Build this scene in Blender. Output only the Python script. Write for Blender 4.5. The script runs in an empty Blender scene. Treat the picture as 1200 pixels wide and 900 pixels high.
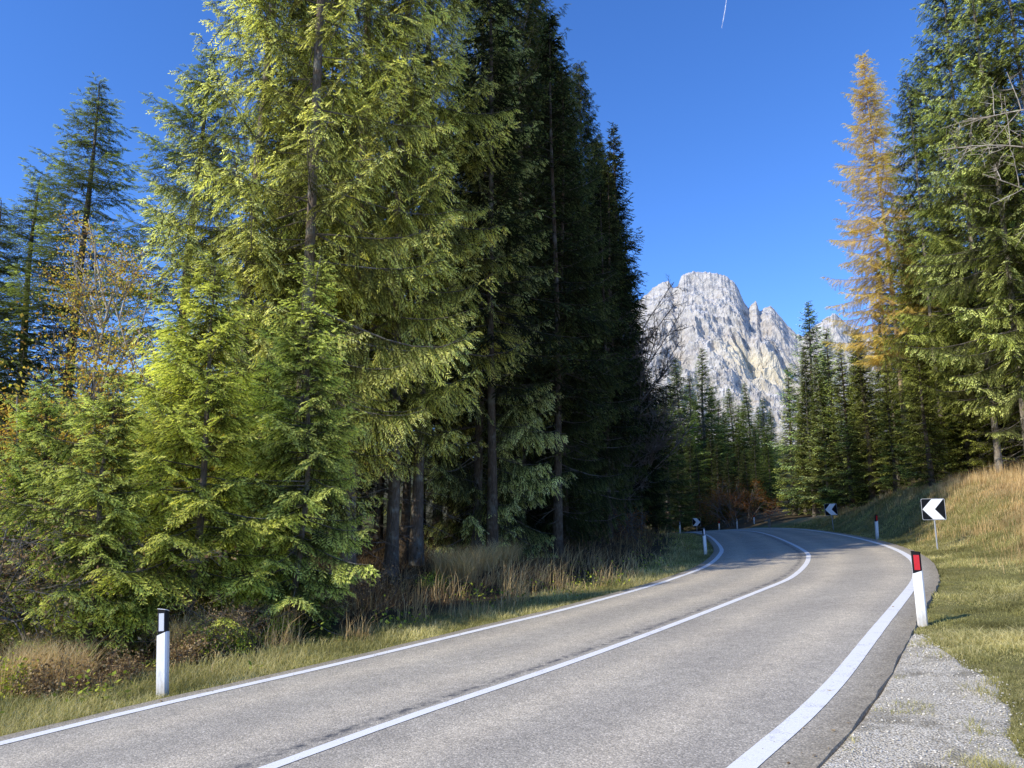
import bpy, math, random
import numpy as np
from mathutils import Vector, Matrix

SC = bpy.context.scene
COL = SC.collection
R = math.radians
CAMZ = 1.63
PITCH = math.atan(178 / 901.0)

# ------------------------------------------------------------------ basic helpers
def np_mesh(name, V, F, col=None, smooth=False):
    """mesh from arrays: V (n,3), F (m,3) or (m,4), optional per-vertex scalar/colour."""
    V = np.asarray(V, np.float32); F = np.asarray(F, np.int32)
    me = bpy.data.meshes.new(name)
    k = F.shape[1]
    me.vertices.add(len(V)); me.vertices.foreach_set('co', V.ravel())
    me.loops.add(F.size); me.loops.foreach_set('vertex_index', F.ravel())
    me.polygons.add(len(F)); me.polygons.foreach_set('loop_start', np.arange(0, F.size, k, dtype=np.int32))
    me.polygons.foreach_set('use_smooth', np.full(len(F), smooth, dtype=bool))
    if col is not None:
        c = np.asarray(col, np.float32)
        if c.ndim == 1: c = np.stack([c, c, c], 1)
        c = np.concatenate([c, np.ones((len(c), 1), np.float32)], 1)
        a = me.color_attributes.new('tint', 'FLOAT_COLOR', 'POINT')
        a.data.foreach_set('color', c.ravel())
    me.update(calc_edges=True)
    return me

def wood_mesh(name, bark, twigs):
    """trunk (slot 0, smooth) and branches (slot 1) in one mesh; each is a list of (V, F)"""
    mb = MB(); n0 = 0
    for V, F in bark: mb.add(V, F)
    n0 = sum(len(f) for f in mb.F)
    for V, F in twigs: mb.add(V, F)
    me = mb.mesh(name, False, False); k = len(me.polygons)
    idx = np.zeros(k, np.int32); idx[n0:] = 1; me.polygons.foreach_set('material_index', idx)
    sm = np.zeros(k, bool); sm[:n0] = True; me.polygons.foreach_set('use_smooth', sm); return me
class MB:
    """collects pieces into one mesh"""
    def __init__(s): s.V = []; s.F = []; s.C = []; s.n = 0
    def add(s, V, F, C=None):
        V = np.asarray(V, float); F = np.asarray(F, int)
        if F.shape[1] == 4: F = np.concatenate([F[:, [0, 1, 2]], F[:, [0, 2, 3]]])
        s.V.append(V); s.F.append(F + s.n); s.n += len(V)
        s.C.append(np.zeros(len(V)) if C is None else np.asarray(C, float))
    def mesh(s, name, smooth=False, col=True):
        V = np.concatenate(s.V); F = np.concatenate(s.F); C = np.concatenate(s.C)
        return np_mesh(name, V, F, C if col else None, smooth)

def link(name, data, mat=None, parent=None):
    o = bpy.data.objects.new(name, data); COL.objects.link(o)
    if mat is not None and data is not None and not data.materials: data.materials.append(mat)
    if parent is not None: o.parent = parent
    return o

def tag(o, label=None, cat=None, group=None, kind=None):
    if label: o['label'] = label
    if cat: o['category'] = cat
    if group: o['group'] = group
    if kind: o['kind'] = kind
    return o

def thing(name, label, cat, loc=(0, 0, 0), rz=0.0, group=None, tilt=(0, 0)):
    o = bpy.data.objects.new(name, None); COL.objects.link(o)
    o.empty_display_size = .3
    o.location = loc; o.rotation_euler = (tilt[0], tilt[1], rz)
    return tag(o, label, cat, group)

def tubes(P, Rr, sides=5):
    """P (B,K,3) polylines, Rr (B,K) radii -> V,F"""
    B, K, _ = P.shape
    T = np.gradient(P, axis=1); T /= np.linalg.norm(T, axis=2, keepdims=True) + 1e-9
    ref = np.where(np.abs(T[:, :, 2:3]) > .9, np.array([1., 0, 0]), np.array([0, 0, 1.]))
    N = np.cross(T, ref); N /= np.linalg.norm(N, axis=2, keepdims=True) + 1e-9
    Bn = np.cross(T, N)
    a = np.arange(sides) * 2 * math.pi / sides
    V = P[:, :, None, :] + Rr[:, :, None, None] * (np.cos(a)[None, None, :, None] * N[:, :, None, :] + np.sin(a)[None, None, :, None] * Bn[:, :, None, :])
    idx = np.arange(B * K * sides).reshape(B, K, sides)
    a0 = idx[:, :-1, :]; b0 = np.roll(a0, -1, 2); a1 = idx[:, 1:, :]; b1 = np.roll(a1, -1, 2)
    F = np.stack([a0, b0, b1, a1], -1).reshape(-1, 4)
    return V.reshape(-1, 3), F

def box(x0, x1, y0, y1, z0, z1):
    V = [(x, y, z) for z in (z0, z1) for y in (y0, y1) for x in (x0, x1)]
    F = [(0, 2, 3, 1), (4, 5, 7, 6), (0, 1, 5, 4), (1, 3, 7, 5), (3, 2, 6, 7), (2, 0, 4, 6)]
    return np.array(V, float), np.array(F)

def prism(poly, z0, z1, axis='z'):
    """closed convex-ish polygon (n,2) extruded"""
    n = len(poly); p = np.array(poly, float)
    V = np.concatenate([np.c_[p, np.full(n, z0)], np.c_[p, np.full(n, z1)]])
    F = []
    for i in range(n):
        j = (i + 1) % n
        F += [(i, j, n + j), (i, n + j, n + i)]
    for i in range(1, n - 1):
        F += [(0, i + 1, i), (n, n + i, n + i + 1)]
    return V, np.array(F)

# value noise (numpy)
_rs = np.random.RandomState(5)
_tab = _rs.rand(256, 256)
def vnoise(x, y):
    xi = np.floor(x).astype(int); yi = np.floor(y).astype(int)
    fx = x - xi; fy = y - yi
    fx = fx * fx * (3 - 2 * fx); fy = fy * fy * (3 - 2 * fy)
    g = lambda a, b: _tab[a & 255, b & 255]
    return (g(xi, yi) * (1 - fx) + g(xi + 1, yi) * fx) * (1 - fy) + (g(xi, yi + 1) * (1 - fx) + g(xi + 1, yi + 1) * fx) * fy
def fbm(x, y, o=5, g=.5):
    s = 0; a = 1; t = 0
    for i in range(o):
        s = s + a * vnoise(x * 2 ** i + 17.3 * i, y * 2 ** i - 9.1 * i); t += a; a *= g
    return s / t
def ridged(x, y, o=5, g=.55):
    s = 0; a = 1; t = 0
    for i in range(o):
        s = s + a * (1 - np.abs(2 * vnoise(x * 2 ** i + 31.7 * i, y * 2 ** i + 5.3 * i) - 1)); t += a; a *= g
    return s / t
def smooth(e0, e1, x):
    t = np.clip((x - e0) / (e1 - e0), 0, 1); return t * t * (3 - 2 * t)

# ------------------------------------------------------------------ materials
def new_mat(name):
    m = bpy.data.materials.new(name); m.use_nodes = True
    nt = m.node_tree; nt.nodes.clear()
    out = nt.nodes.new('ShaderNodeOutputMaterial')
    return m, nt, out
class N:
    def __init__(s, nt): s.nt = nt
    def new(s, t, **k):
        n = s.nt.nodes.new(t)
        for a, b in k.items(): setattr(n, a, b)
        return n
    def L(s, a, b): s.nt.links.new(a, b)
    def noise(s, vec, scale, detail=4, rough=.6):
        n = s.new('ShaderNodeTexNoise'); n.inputs['Scale'].default_value = scale
        n.inputs['Detail'].default_value = detail; n.inputs['Roughness'].default_value = rough
        if vec is not None: s.L(vec, n.inputs['Vector'])
        return n.outputs['Fac']
    def ramp(s, fac, stops, interp='LINEAR'):
        r = s.new('ShaderNodeValToRGB'); r.color_ramp.interpolation = interp
        e = r.color_ramp.elements
        while len(e) > 1: e.remove(e[-1])
        e[0].position = stops[0][0]; e[0].color = (*stops[0][1], 1)
        for p, c in stops[1:]:
            q = e.new(p); q.color = (*c, 1)
        s.L(fac, r.inputs[0]); return r.outputs[0]
    def mix(s, f, a, b, mode='MIX'):
        n = s.new('ShaderNodeMix', data_type='RGBA', blend_type=mode)
        for sock, v in ((n.inputs[0], f), (n.inputs[6], a), (n.inputs[7], b)):
            if hasattr(v, 'links'): s.L(v, sock)
            elif isinstance(v, (int, float)): sock.default_value = v
            else: sock.default_value = (*v, 1)
        return n.outputs[2]
    def math(s, op, a, b=None, c=None):
        n = s.new('ShaderNodeMath', operation=op)
        for i, v in enumerate((a, b, c)):
            if v is None: continue
            if hasattr(v, 'links'): s.L(v, n.inputs[i])
            else: n.inputs[i].default_value = v
        return n.outputs[0]
    def bump(s, h, strength, dist=.01):
        n = s.new('ShaderNodeBump'); n.inputs['Strength'].default_value = strength; n.inputs['Distance'].default_value = dist
        s.L(h, n.inputs['Height']); return n.outputs[0]
    def pos(s): return s.new('ShaderNodeNewGeometry').outputs['Position']
    def principled(s, color, rough=.8, normal=None, spec=.3):
        p = s.new('ShaderNodeBsdfPrincipled')
        if hasattr(color, 'links'): s.L(color, p.inputs['Base Color'])
        else: p.inputs['Base Color'].default_value = (*color, 1)
        if hasattr(rough, 'links'): s.L(rough, p.inputs['Roughness'])
        else: p.inputs['Roughness'].default_value = rough
        p.inputs['Specular IOR Level'].default_value = spec
        if normal is not None: s.L(normal, p.inputs['Normal'])
        return p.outputs[0]

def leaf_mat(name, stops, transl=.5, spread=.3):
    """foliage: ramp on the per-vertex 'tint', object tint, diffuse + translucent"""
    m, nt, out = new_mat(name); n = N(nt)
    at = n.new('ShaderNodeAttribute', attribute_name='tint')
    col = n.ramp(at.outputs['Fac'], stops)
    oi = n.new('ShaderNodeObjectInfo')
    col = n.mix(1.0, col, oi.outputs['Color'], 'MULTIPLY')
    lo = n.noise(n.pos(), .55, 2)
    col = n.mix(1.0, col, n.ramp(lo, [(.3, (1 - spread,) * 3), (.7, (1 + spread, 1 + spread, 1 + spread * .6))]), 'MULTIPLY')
    d = n.new('ShaderNodeBsdfDiffuse'); t = n.new('ShaderNodeBsdfTranslucent')
    n.L(col, d.inputs[0]); n.L(n.mix(1.0, col, (1.25, 1.28, .7), 'MULTIPLY'), t.inputs[0])
    mx = n.new('ShaderNodeMixShader'); mx.inputs[0].default_value = transl
    n.L(d.outputs[0], mx.inputs[1]); n.L(t.outputs[0], mx.inputs[2]); n.L(mx.outputs[0], out.inputs[0])
    return m

M_spruce = leaf_mat('spruce_needles', [(0, (.03, .027, .02)), (.16, (.075, .075, .04)), (.32, (.22, .24, .09)), (.54, (.86, .87, .37)), (.9, (1, .98, .55))])  # inner crown shade and lit tips are put into the ramp
M_shadedspruce = leaf_mat('shaded_spruce_needles', [(0, (.022, .022, .016)), (.35, (.055, .068, .030)), (.8, (.22, .25, .10))])  # darker copy of the needles, the wood's shade put into the colour
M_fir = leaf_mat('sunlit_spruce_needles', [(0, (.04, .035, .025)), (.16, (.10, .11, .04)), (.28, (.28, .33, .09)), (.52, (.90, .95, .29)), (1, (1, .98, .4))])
M_larch = leaf_mat('larch_needles', [(0, (.46, .32, .14)), (.4, (.84, .70, .27)), (1, (.96, .88, .36))], .4)
M_leaf = leaf_mat('autumn_leaves', [(0, (.16, .07, .025)), (.35, (.70, .42, .09)), (.7, (.86, .66, .14)), (1, (.62, .60, .12))], .4)
M_brownleaf = leaf_mat('dry_leaves', [(0, (.14, .085, .05)), (.6, (.34, .23, .13)), (1, (.60, .45, .25))], .3)
M_redleaf = leaf_mat('russet_leaves', [(0, (.14, .04, .015)), (.6, (.34, .12, .03)), (1, (.5, .26, .08))], .3)
M_grass = leaf_mat('green_grass', [(0, (.13, .12, .05)), (.4, (.33, .31, .12)), (.75, (.62, .54, .26)), (1, (.88, .76, .46))], .35, .3)
M_straw = leaf_mat('straw', [(0, (.20, .125, .07)), (.45, (.60, .42, .21)), (1, (.95, .76, .46))], .3, .3)
M_herb = leaf_mat('herb_leaves', [(0, (.10, .13, .03)), (.5, (.34, .40, .06)), (1, (.75, .75, .12))], .35)

def bark_mat(name, dark, light, lichen=(.30, .30, .25)):
    m, nt, out = new_mat(name); n = N(nt)
    tc = n.new('ShaderNodeTexCoord').outputs['Object']
    mp = n.new('ShaderNodeMapping'); mp.inputs['Scale'].default_value = (1, 1, .25); n.L(tc, mp.inputs[0])
    a = n.noise(mp.outputs[0], 22, 6, .7)
    v = n.new('ShaderNodeTexVoronoi'); v.inputs['Scale'].default_value = 30; n.L(mp.outputs[0], v.inputs['Vector'])
    c = n.ramp(a, [(.3, dark), (.7, light)])
    c = n.mix(n.ramp(n.noise(tc, 3.5, 5), [(.5, (0, 0, 0)), (.68, (.8, .8, .8))]), c, lichen)
    oi = n.new('ShaderNodeObjectInfo'); c = n.mix(1.0, c, oi.outputs['Color'], 'MULTIPLY')
    nm = n.bump(n.math('ADD', a, v.outputs['Distance']), .9, .03)
    n.L(n.principled(c, .9, nm, .15), out.inputs[0]); return m
M_bark = bark_mat('spruce_bark', (.075, .055, .038), (.23, .18, .135))
M_palebark = bark_mat('pale_bark', (.16, .13, .10), (.36, .32, .26), (.45, .42, .35))
M_twig = bark_mat('dead_twig', (.09, .075, .06), (.22, .19, .155), (.33, .31, .26))
M_darkwood = bark_mat('dark_wood', (.05, .04, .035), (.12, .10, .085), (.2, .19, .17))

def plain(name, col, rough=.5, spec=.4, wear=.12, scale=18):
    m, nt, out = new_mat(name); n = N(nt)
    tc = n.new('ShaderNodeTexCoord').outputs['Object']
    f = n.noise(tc, scale, 6, .65)
    c = n.mix(n.ramp(f, [(.5, (0, 0, 0)), (.8, (wear,) * 3)]), col, tuple(x * .45 + .03 for x in col))
    n.L(n.principled(c, rough, None, spec), out.inputs[0]); return m
def post_white():
    m, nt, out = new_mat('white_post_plastic'); n = N(nt); tc = n.new('ShaderNodeTexCoord').outputs['Object']
    sx = n.new('ShaderNodeSeparateXYZ'); n.L(tc, sx.inputs[0]); mp = n.new('ShaderNodeMapping'); mp.inputs['Scale'].default_value = (1, 1, .3); n.L(tc, mp.inputs[0])
    f = n.noise(mp.outputs[0], 26, 6, .7); g = n.noise(tc, 60, 4, .7)
    low = n.math('SUBTRACT', n.math('MULTIPLY', f, .55), sx.outputs[2])
    c = n.mix(n.ramp(low, [(.0, (0, 0, 0)), (.30, (.75, .75, .75))]), (.86, .86, .83), (.36, .30, .20))
    c = n.mix(n.ramp(f, [(.5, (0, 0, 0)), (.75, (.35, .35, .35))]), c, (.50, .49, .44))
    c = n.mix(n.ramp(g, [(.70, (0, 0, 0)), (.74, (.8, .8, .8))]), c, (.25, .22, .18))
    n.L(n.principled(c, .5, None, .35), out.inputs[0]); return m
M_white = post_white()
M_black = plain('black_plastic', (.010, .010, .011), .6, .2)
M_redref = plain('red_reflector', (.55, .012, .02), .25, .6)
M_whiteref = plain('pale_reflector', (.62, .64, .68), .25, .6)
M_signwhite = plain('sign_white_sheeting', (.80, .82, .84), .35, .5, .1)
M_signblack = plain('sign_black_sheeting', (.006, .007, .009), .7, .12, .1)
M_steel = plain('galvanised_steel', (.36, .37, .38), .45, .5, .4, 12)

# ------------------------------------------------------------------ road geometry (world metres)
LINE_L = [(-4.37, 7.03), (-3.50, 8.30), (-2.10, 10.05), (-.43, 12.37), (1.03, 14.38), (3.02, 17.57), (4.04, 19.44), (5.52, 22.52), (7.04, 26.85), (8.61, 32.38), (11.20, 44.0), (12.85, 52.8), (14.3, 63.5), (14.6, 74), (12.8, 86), (8, 98), (0, 108), (-12, 116)]
LINE_C = [(-1.72, 5.87), (-.89, 7.10), (.65, 9.14), (2.54, 11.90), (5.18, 15.96), (6.23, 17.67), (7.69, 20.73), (8.97, 23.83), (9.95, 26.7), (11.75, 33.3), (14.11, 42.89), (15.85, 51.8), (17.1, 62.5), (17.5, 74.5), (15.6, 87.5), (10.4, 100), (1.8, 110.6), (-10.5, 119)]
LINE_R = [(1.46, 5.26), (1.74, 5.61), (2.85, 7.24), (4.46, 9.87), (7.78, 15.30), (9.06, 17.71), (10.52, 20.72), (12.34, 25.42), (14.15, 31.2), (15.95, 38), (17.35, 44.5), (18.6, 51.5), (19.9, 62), (20.3, 75), (18.2, 89), (12.6, 102.5), (3.5, 113.4), (-9, 122)]
def extend_back(pl):
    p0 = np.array(pl[0]); d = np.array((-.555, -.832))
    return [tuple(p0 + d * 40 + np.array((3.0, 0))), tuple(p0 + d * 22 + np.array((.8, 0))), tuple(p0 + d * 8)] + pl
def catmull(pts, step=.25):
    P = np.array(pts, float); P = np.vstack([2 * P[0] - P[1], P, 2 * P[-1] - P[-2]])
    out = []
    for i in range(1, len(P) - 2):
        d = np.linalg.norm(P[i + 1] - P[i]); n = max(2, int(d / step)); t = np.linspace(0, 1, n, endpoint=False)[:, None]
        a, b, c, e = P[i - 1], P[i], P[i + 1], P[i + 2]
        out.append(.5 * (2 * b + (c - a) * t + (2 * a - 5 * b + 4 * c - e) * t ** 2 + (3 * b - a - 3 * c + e) * t ** 3))
    out.append(P[-2][None]); out = np.vstack(out)
    # resample evenly, then smooth away small wobbles
    s = np.r_[0, np.cumsum(np.linalg.norm(np.diff(out, axis=0), axis=1))]
    q = np.arange(0, s[-1], step); out = np.c_[np.interp(q, s, out[:, 0]), np.interp(q, s, out[:, 1])]
    k = np.hanning(13); k /= k.sum(); pad = 6
    ex = np.vstack([out[0] - (out[1] - out[0]) * np.arange(pad, 0, -1)[:, None], out, out[-1] + (out[-1] - out[-2]) * np.arange(1, pad + 1)[:, None]])
    return np.c_[np.convolve(ex[:, 0], k, 'valid'), np.convolve(ex[:, 1], k, 'valid')]
PL, PC, PR = [catmull(extend_back(x)) for x in (LINE_L, LINE_C, LINE_R)]
def offset(P, d):
    T = np.gradient(P, axis=0); T /= np.linalg.norm(T, axis=1, keepdims=True)
    return P + d * np.c_[T[:, 1], -T[:, 0]]         # + = right of travel
EL, ER = offset(PL, -.30), offset(PR, .40)
def sdist(x, y, P):
    """signed distance to the polyline, + = right of it"""
    x = np.asarray(x, float).ravel(); y = np.asarray(y, float).ravel()
    Q = P[::3]; A = Q[:-1]; S = Q[1:] - A; L2 = (S ** 2).sum(1)
    out = np.empty(len(x))
    for i in range(0, len(x), 20000):
        px = x[i:i + 20000, None]; py = y[i:i + 20000, None]
        t = np.clip(((px - A[:, 0]) * S[:, 0] + (py - A[:, 1]) * S[:, 1]) / L2, 0, 1)
        dx = px - A[:, 0] - t * S[:, 0]; dy = py - A[:, 1] - t * S[:, 1]
        d = dx * dx + dy * dy; k = d.argmin(1); r = np.arange(len(k))
        sg = np.sign(S[k, 1] * dx[r, k] - S[k, 0] * dy[r, k]); sg[sg == 0] = 1
        out[i:i + 20000] = sg * np.sqrt(d[r, k])
    return out

def sclip(v, thr, lim):
    return np.where(v < thr, v, thr + (lim - thr) * (1 - np.exp(-(np.maximum(v, thr) - thr) / (lim - thr))))
def roadz(x, y):
    x = np.asarray(x, float); y = np.asarray(y, float)
    cx = -sclip(-sclip(x, 20, 26), 12, 18); cy = -sclip(-sclip(y, 46, 57), 20, 30)
    return .058 * cx + .020 * cy - .012 * np.maximum(y - 66, 0).clip(0, 60)

def ground(x, y, full=False):
    """terrain height"""
    sh = np.shape(x); x = np.asarray(x, float).ravel(); y = np.asarray(y, float).ravel()
    near = (np.abs(x) < 160) & (y > -60) & (y < 230)
    dl = np.full(len(x), 50.); dr = np.full(len(x), 50.)
    dl[near] = -sdist(x[near], y[near], EL); dr[near] = sdist(x[near], y[near], ER)
    far_left = (~near) & (x < 0); dr[far_left] = -50; dl[(~near) & (x >= 0)] = -50
    base = roadz(x, y)
    nz = fbm(x * .35, y * .35, 4) - .5
    nb = fbm(x * .9 + 40, y * .9, 3) - .5
    # right bank
    H = np.interp(y, [-20, 4, 10, 17, 24, 32, 40, 50, 62, 75, 110, 160], [1.0, 1.0, 1.1, 1.55, 1.75, 2.1, 2.2, 1.25, .75, .9, 3, 8])
    W = np.interp(y, [0, 10, 18, 26, 34, 44, 60, 110], [10, 9, 6.2, 4.6, 3.6, 3.6, 5, 14])
    S0 = np.interp(y, [0, 12, 20, 30, 50], [1.2, 1.1, .9, .35, .3])
    rr = H * smooth(0, 1, (dr - S0) / W) + .06 * np.maximum(dr - S0 - W, 0).clip(0, 60)
    rr = rr + nz * .5 * smooth(.8, 4, dr) + nb * .12 * smooth(.4, 2, dr) - .035
    # left side
    hl = np.interp(y, [0, 10, 20, 30, 40, 60, 110], [.25, .45, .5, .9, 1.3, 1.0, 3])
    ll = hl * smooth(1.6, 6.5, dl) + .012 * np.maximum(dl - 6, 0).clip(0, 80) + nz * .5 * smooth(1.2, 5, dl) + nb * .12 * smooth(.5, 2, dl) - .03 - .05 * smooth(.0, .5, dl) * smooth(1.6, .7, dl)
    under = -.16
    off = np.where(dr > 0, rr, np.where(dl > 0, ll, under))
    # distant relief: wooded hill far left, rise beyond the bend
    hill = 80 * smooth(120, 420, -x + .25 * y) * smooth(40, 260, y) + 22 * smooth(125, 300, y) * smooth(-160, -20, x)
    z = base + off + hill * (.8 + .4 * fbm(x * .01, y * .01, 4))
    if full: return z.reshape(sh), dl.reshape(sh), dr.reshape(sh)
    return z.reshape(sh)
def gz(x, y): return float(ground(np.array([x]), np.array([y]))[0])
def spot(px, Y):
    """ground point that lies at distance Y ahead, on bearing px of the survey picture"""
    x = (px - 600) / 901 * Y
    for _ in range(3):
        z = gz(x, Y); x = (px - 600) / 901 * (Y * math.cos(PITCH) + (z - CAMZ) * math.sin(PITCH))
    return x, Y, gz(x, Y)

# ------------------------------------------------------------------ ground sheet
def build_ground():
    n = 520
    u = np.linspace(-1, 1, n); k = math.asinh(5000 / 8.)
    gx = 5 + 8 * np.sinh(k * u); gy = 14 + 8 * np.sinh(k * u)
    X, Y = np.meshgrid(gx, gy)
    Z, dl, dr = ground(X, Y, True)
    Z = Z - .02 * 0
    V = np.c_[X.ravel(), Y.ravel(), Z.ravel()]
    i = np.arange(n * n).reshape(n, n)
    F = np.stack([i[:-1, :-1], i[:-1, 1:], i[1:, 1:], i[1:, :-1]], -1).reshape(-1, 4)
    # masks: r = forest floor, g = dry bank, b = distance
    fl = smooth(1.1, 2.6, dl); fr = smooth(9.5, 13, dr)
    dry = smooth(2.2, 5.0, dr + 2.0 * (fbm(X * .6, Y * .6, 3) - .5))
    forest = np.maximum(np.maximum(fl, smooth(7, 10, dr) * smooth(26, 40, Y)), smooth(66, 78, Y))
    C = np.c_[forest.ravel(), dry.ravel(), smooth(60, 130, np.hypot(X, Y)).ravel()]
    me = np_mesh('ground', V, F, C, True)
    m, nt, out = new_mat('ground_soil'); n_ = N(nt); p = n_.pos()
    at = n_.new('ShaderNodeAttribute', attribute_name='tint'); sp = n_.new('ShaderNodeSeparateColor'); n_.L(at.outputs['Color'], sp.inputs[0])
    a = n_.noise(p, 1.3, 6); b = n_.noise(p, 22, 6, .75)
    green = n_.ramp(a, [(.3, (.20, .20, .06)), (.55, (.30, .28, .09)), (.75, (.42, .36, .16))])
    green = n_.mix(n_.ramp(b, [(.35, (.75, .75, .75)), (.65, (0, 0, 0))]), green, (.09, .075, .035))
    dryc = n_.ramp(b, [(.3, (.28, .19, .09)), (.7, (.55, .40, .2))])
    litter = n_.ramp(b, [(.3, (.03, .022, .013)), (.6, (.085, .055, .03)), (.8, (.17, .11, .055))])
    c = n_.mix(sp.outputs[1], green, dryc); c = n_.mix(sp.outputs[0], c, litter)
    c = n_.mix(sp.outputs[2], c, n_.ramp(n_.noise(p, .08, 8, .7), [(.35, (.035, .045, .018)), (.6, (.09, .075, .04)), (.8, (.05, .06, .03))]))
    n_.L(n_.principled(c, .95, n_.bump(b, .8, .05), .1), out.inputs[0])
    tag(link('ground', me, m), kind='structure')

def asphalt_mat():
    m, nt, out = new_mat('asphalt'); n = N(nt); p = n.pos()
    at = n.new('ShaderNodeAttribute', attribute_name='tint'); sp = n.new('ShaderNodeSeparateColor'); n.L(at.outputs['Color'], sp.inputs[0])
    v = n.new('ShaderNodeTexVoronoi'); v.inputs['Scale'].default_value = 75; n.L(p, v.inputs['Vector'])
    cs = n.new('ShaderNodeSeparateColor'); n.L(v.outputs['Color'], cs.inputs[0])
    stone = n.ramp(cs.outputs[0], [(0, (.32, .29, .23)), (.45, (.435, .39, .31)), (.85, (.53, .475, .375)), (1, (.70, .63, .51))])
    gap = n.ramp(v.outputs['Distance'], [(.35, (1, 1, 1)), (.75, (.72, .72, .72))])
    c = n.mix(1.0, stone, gap, 'MULTIPLY')
    big = n.noise(p, .7, 6, .6); mid = n.noise(p, 6, 5, .7)
    c = n.mix(1.0, c, n.ramp(big, [(.3, (.90, .89, .89)), (.7, (1.12, 1.11, 1.09))]), 'MULTIPLY')
    c = n.mix(1.0, c, n.ramp(mid, [(.3, (.86, .86, .86)), (.7, (1.12, 1.12, 1.12))]), 'MULTIPLY')
    # wheel tracks (r) lighter and warmer, verge dirt (g), seam beside the centre line (b)
    c = n.mix(sp.outputs[0], c, n.mix(1.0, c, (1.28, 1.25, 1.19), 'MULTIPLY'))
    c = n.mix(sp.outputs[1], c, n.mix(1.0, c, (.76, .73, .66), 'MULTIPLY'))
    stn = n.noise(p, 1.9, 7, .75)
    c = n.mix(n.ramp(stn, [(.60, (0, 0, 0)), (.74, (.5, .5, .5))]), c, (.20, .185, .165))
    sm = n.math('MULTIPLY', sp.outputs[2], n.ramp(n.noise(p, 9, 4), [(.4, (0, 0, 0)), (.6, (1, 1, 1))]))
    c = n.mix(sm, c, (.075, .075, .08))
    n.L(n.principled(c, .82, n.bump(n.math('SUBTRACT', 1.0, v.outputs['Distance']), .5, .006), .35), out.inputs[0])
    return m
M_asphalt = asphalt_mat()

def resamp(P, n):
    s = np.r_[0, np.cumsum(np.linalg.norm(np.diff(P, axis=0), axis=1))]
    q = np.linspace(0, s[-1], n); return np.c_[np.interp(q, s, P[:, 0]), np.interp(q, s, P[:, 1])]

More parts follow.
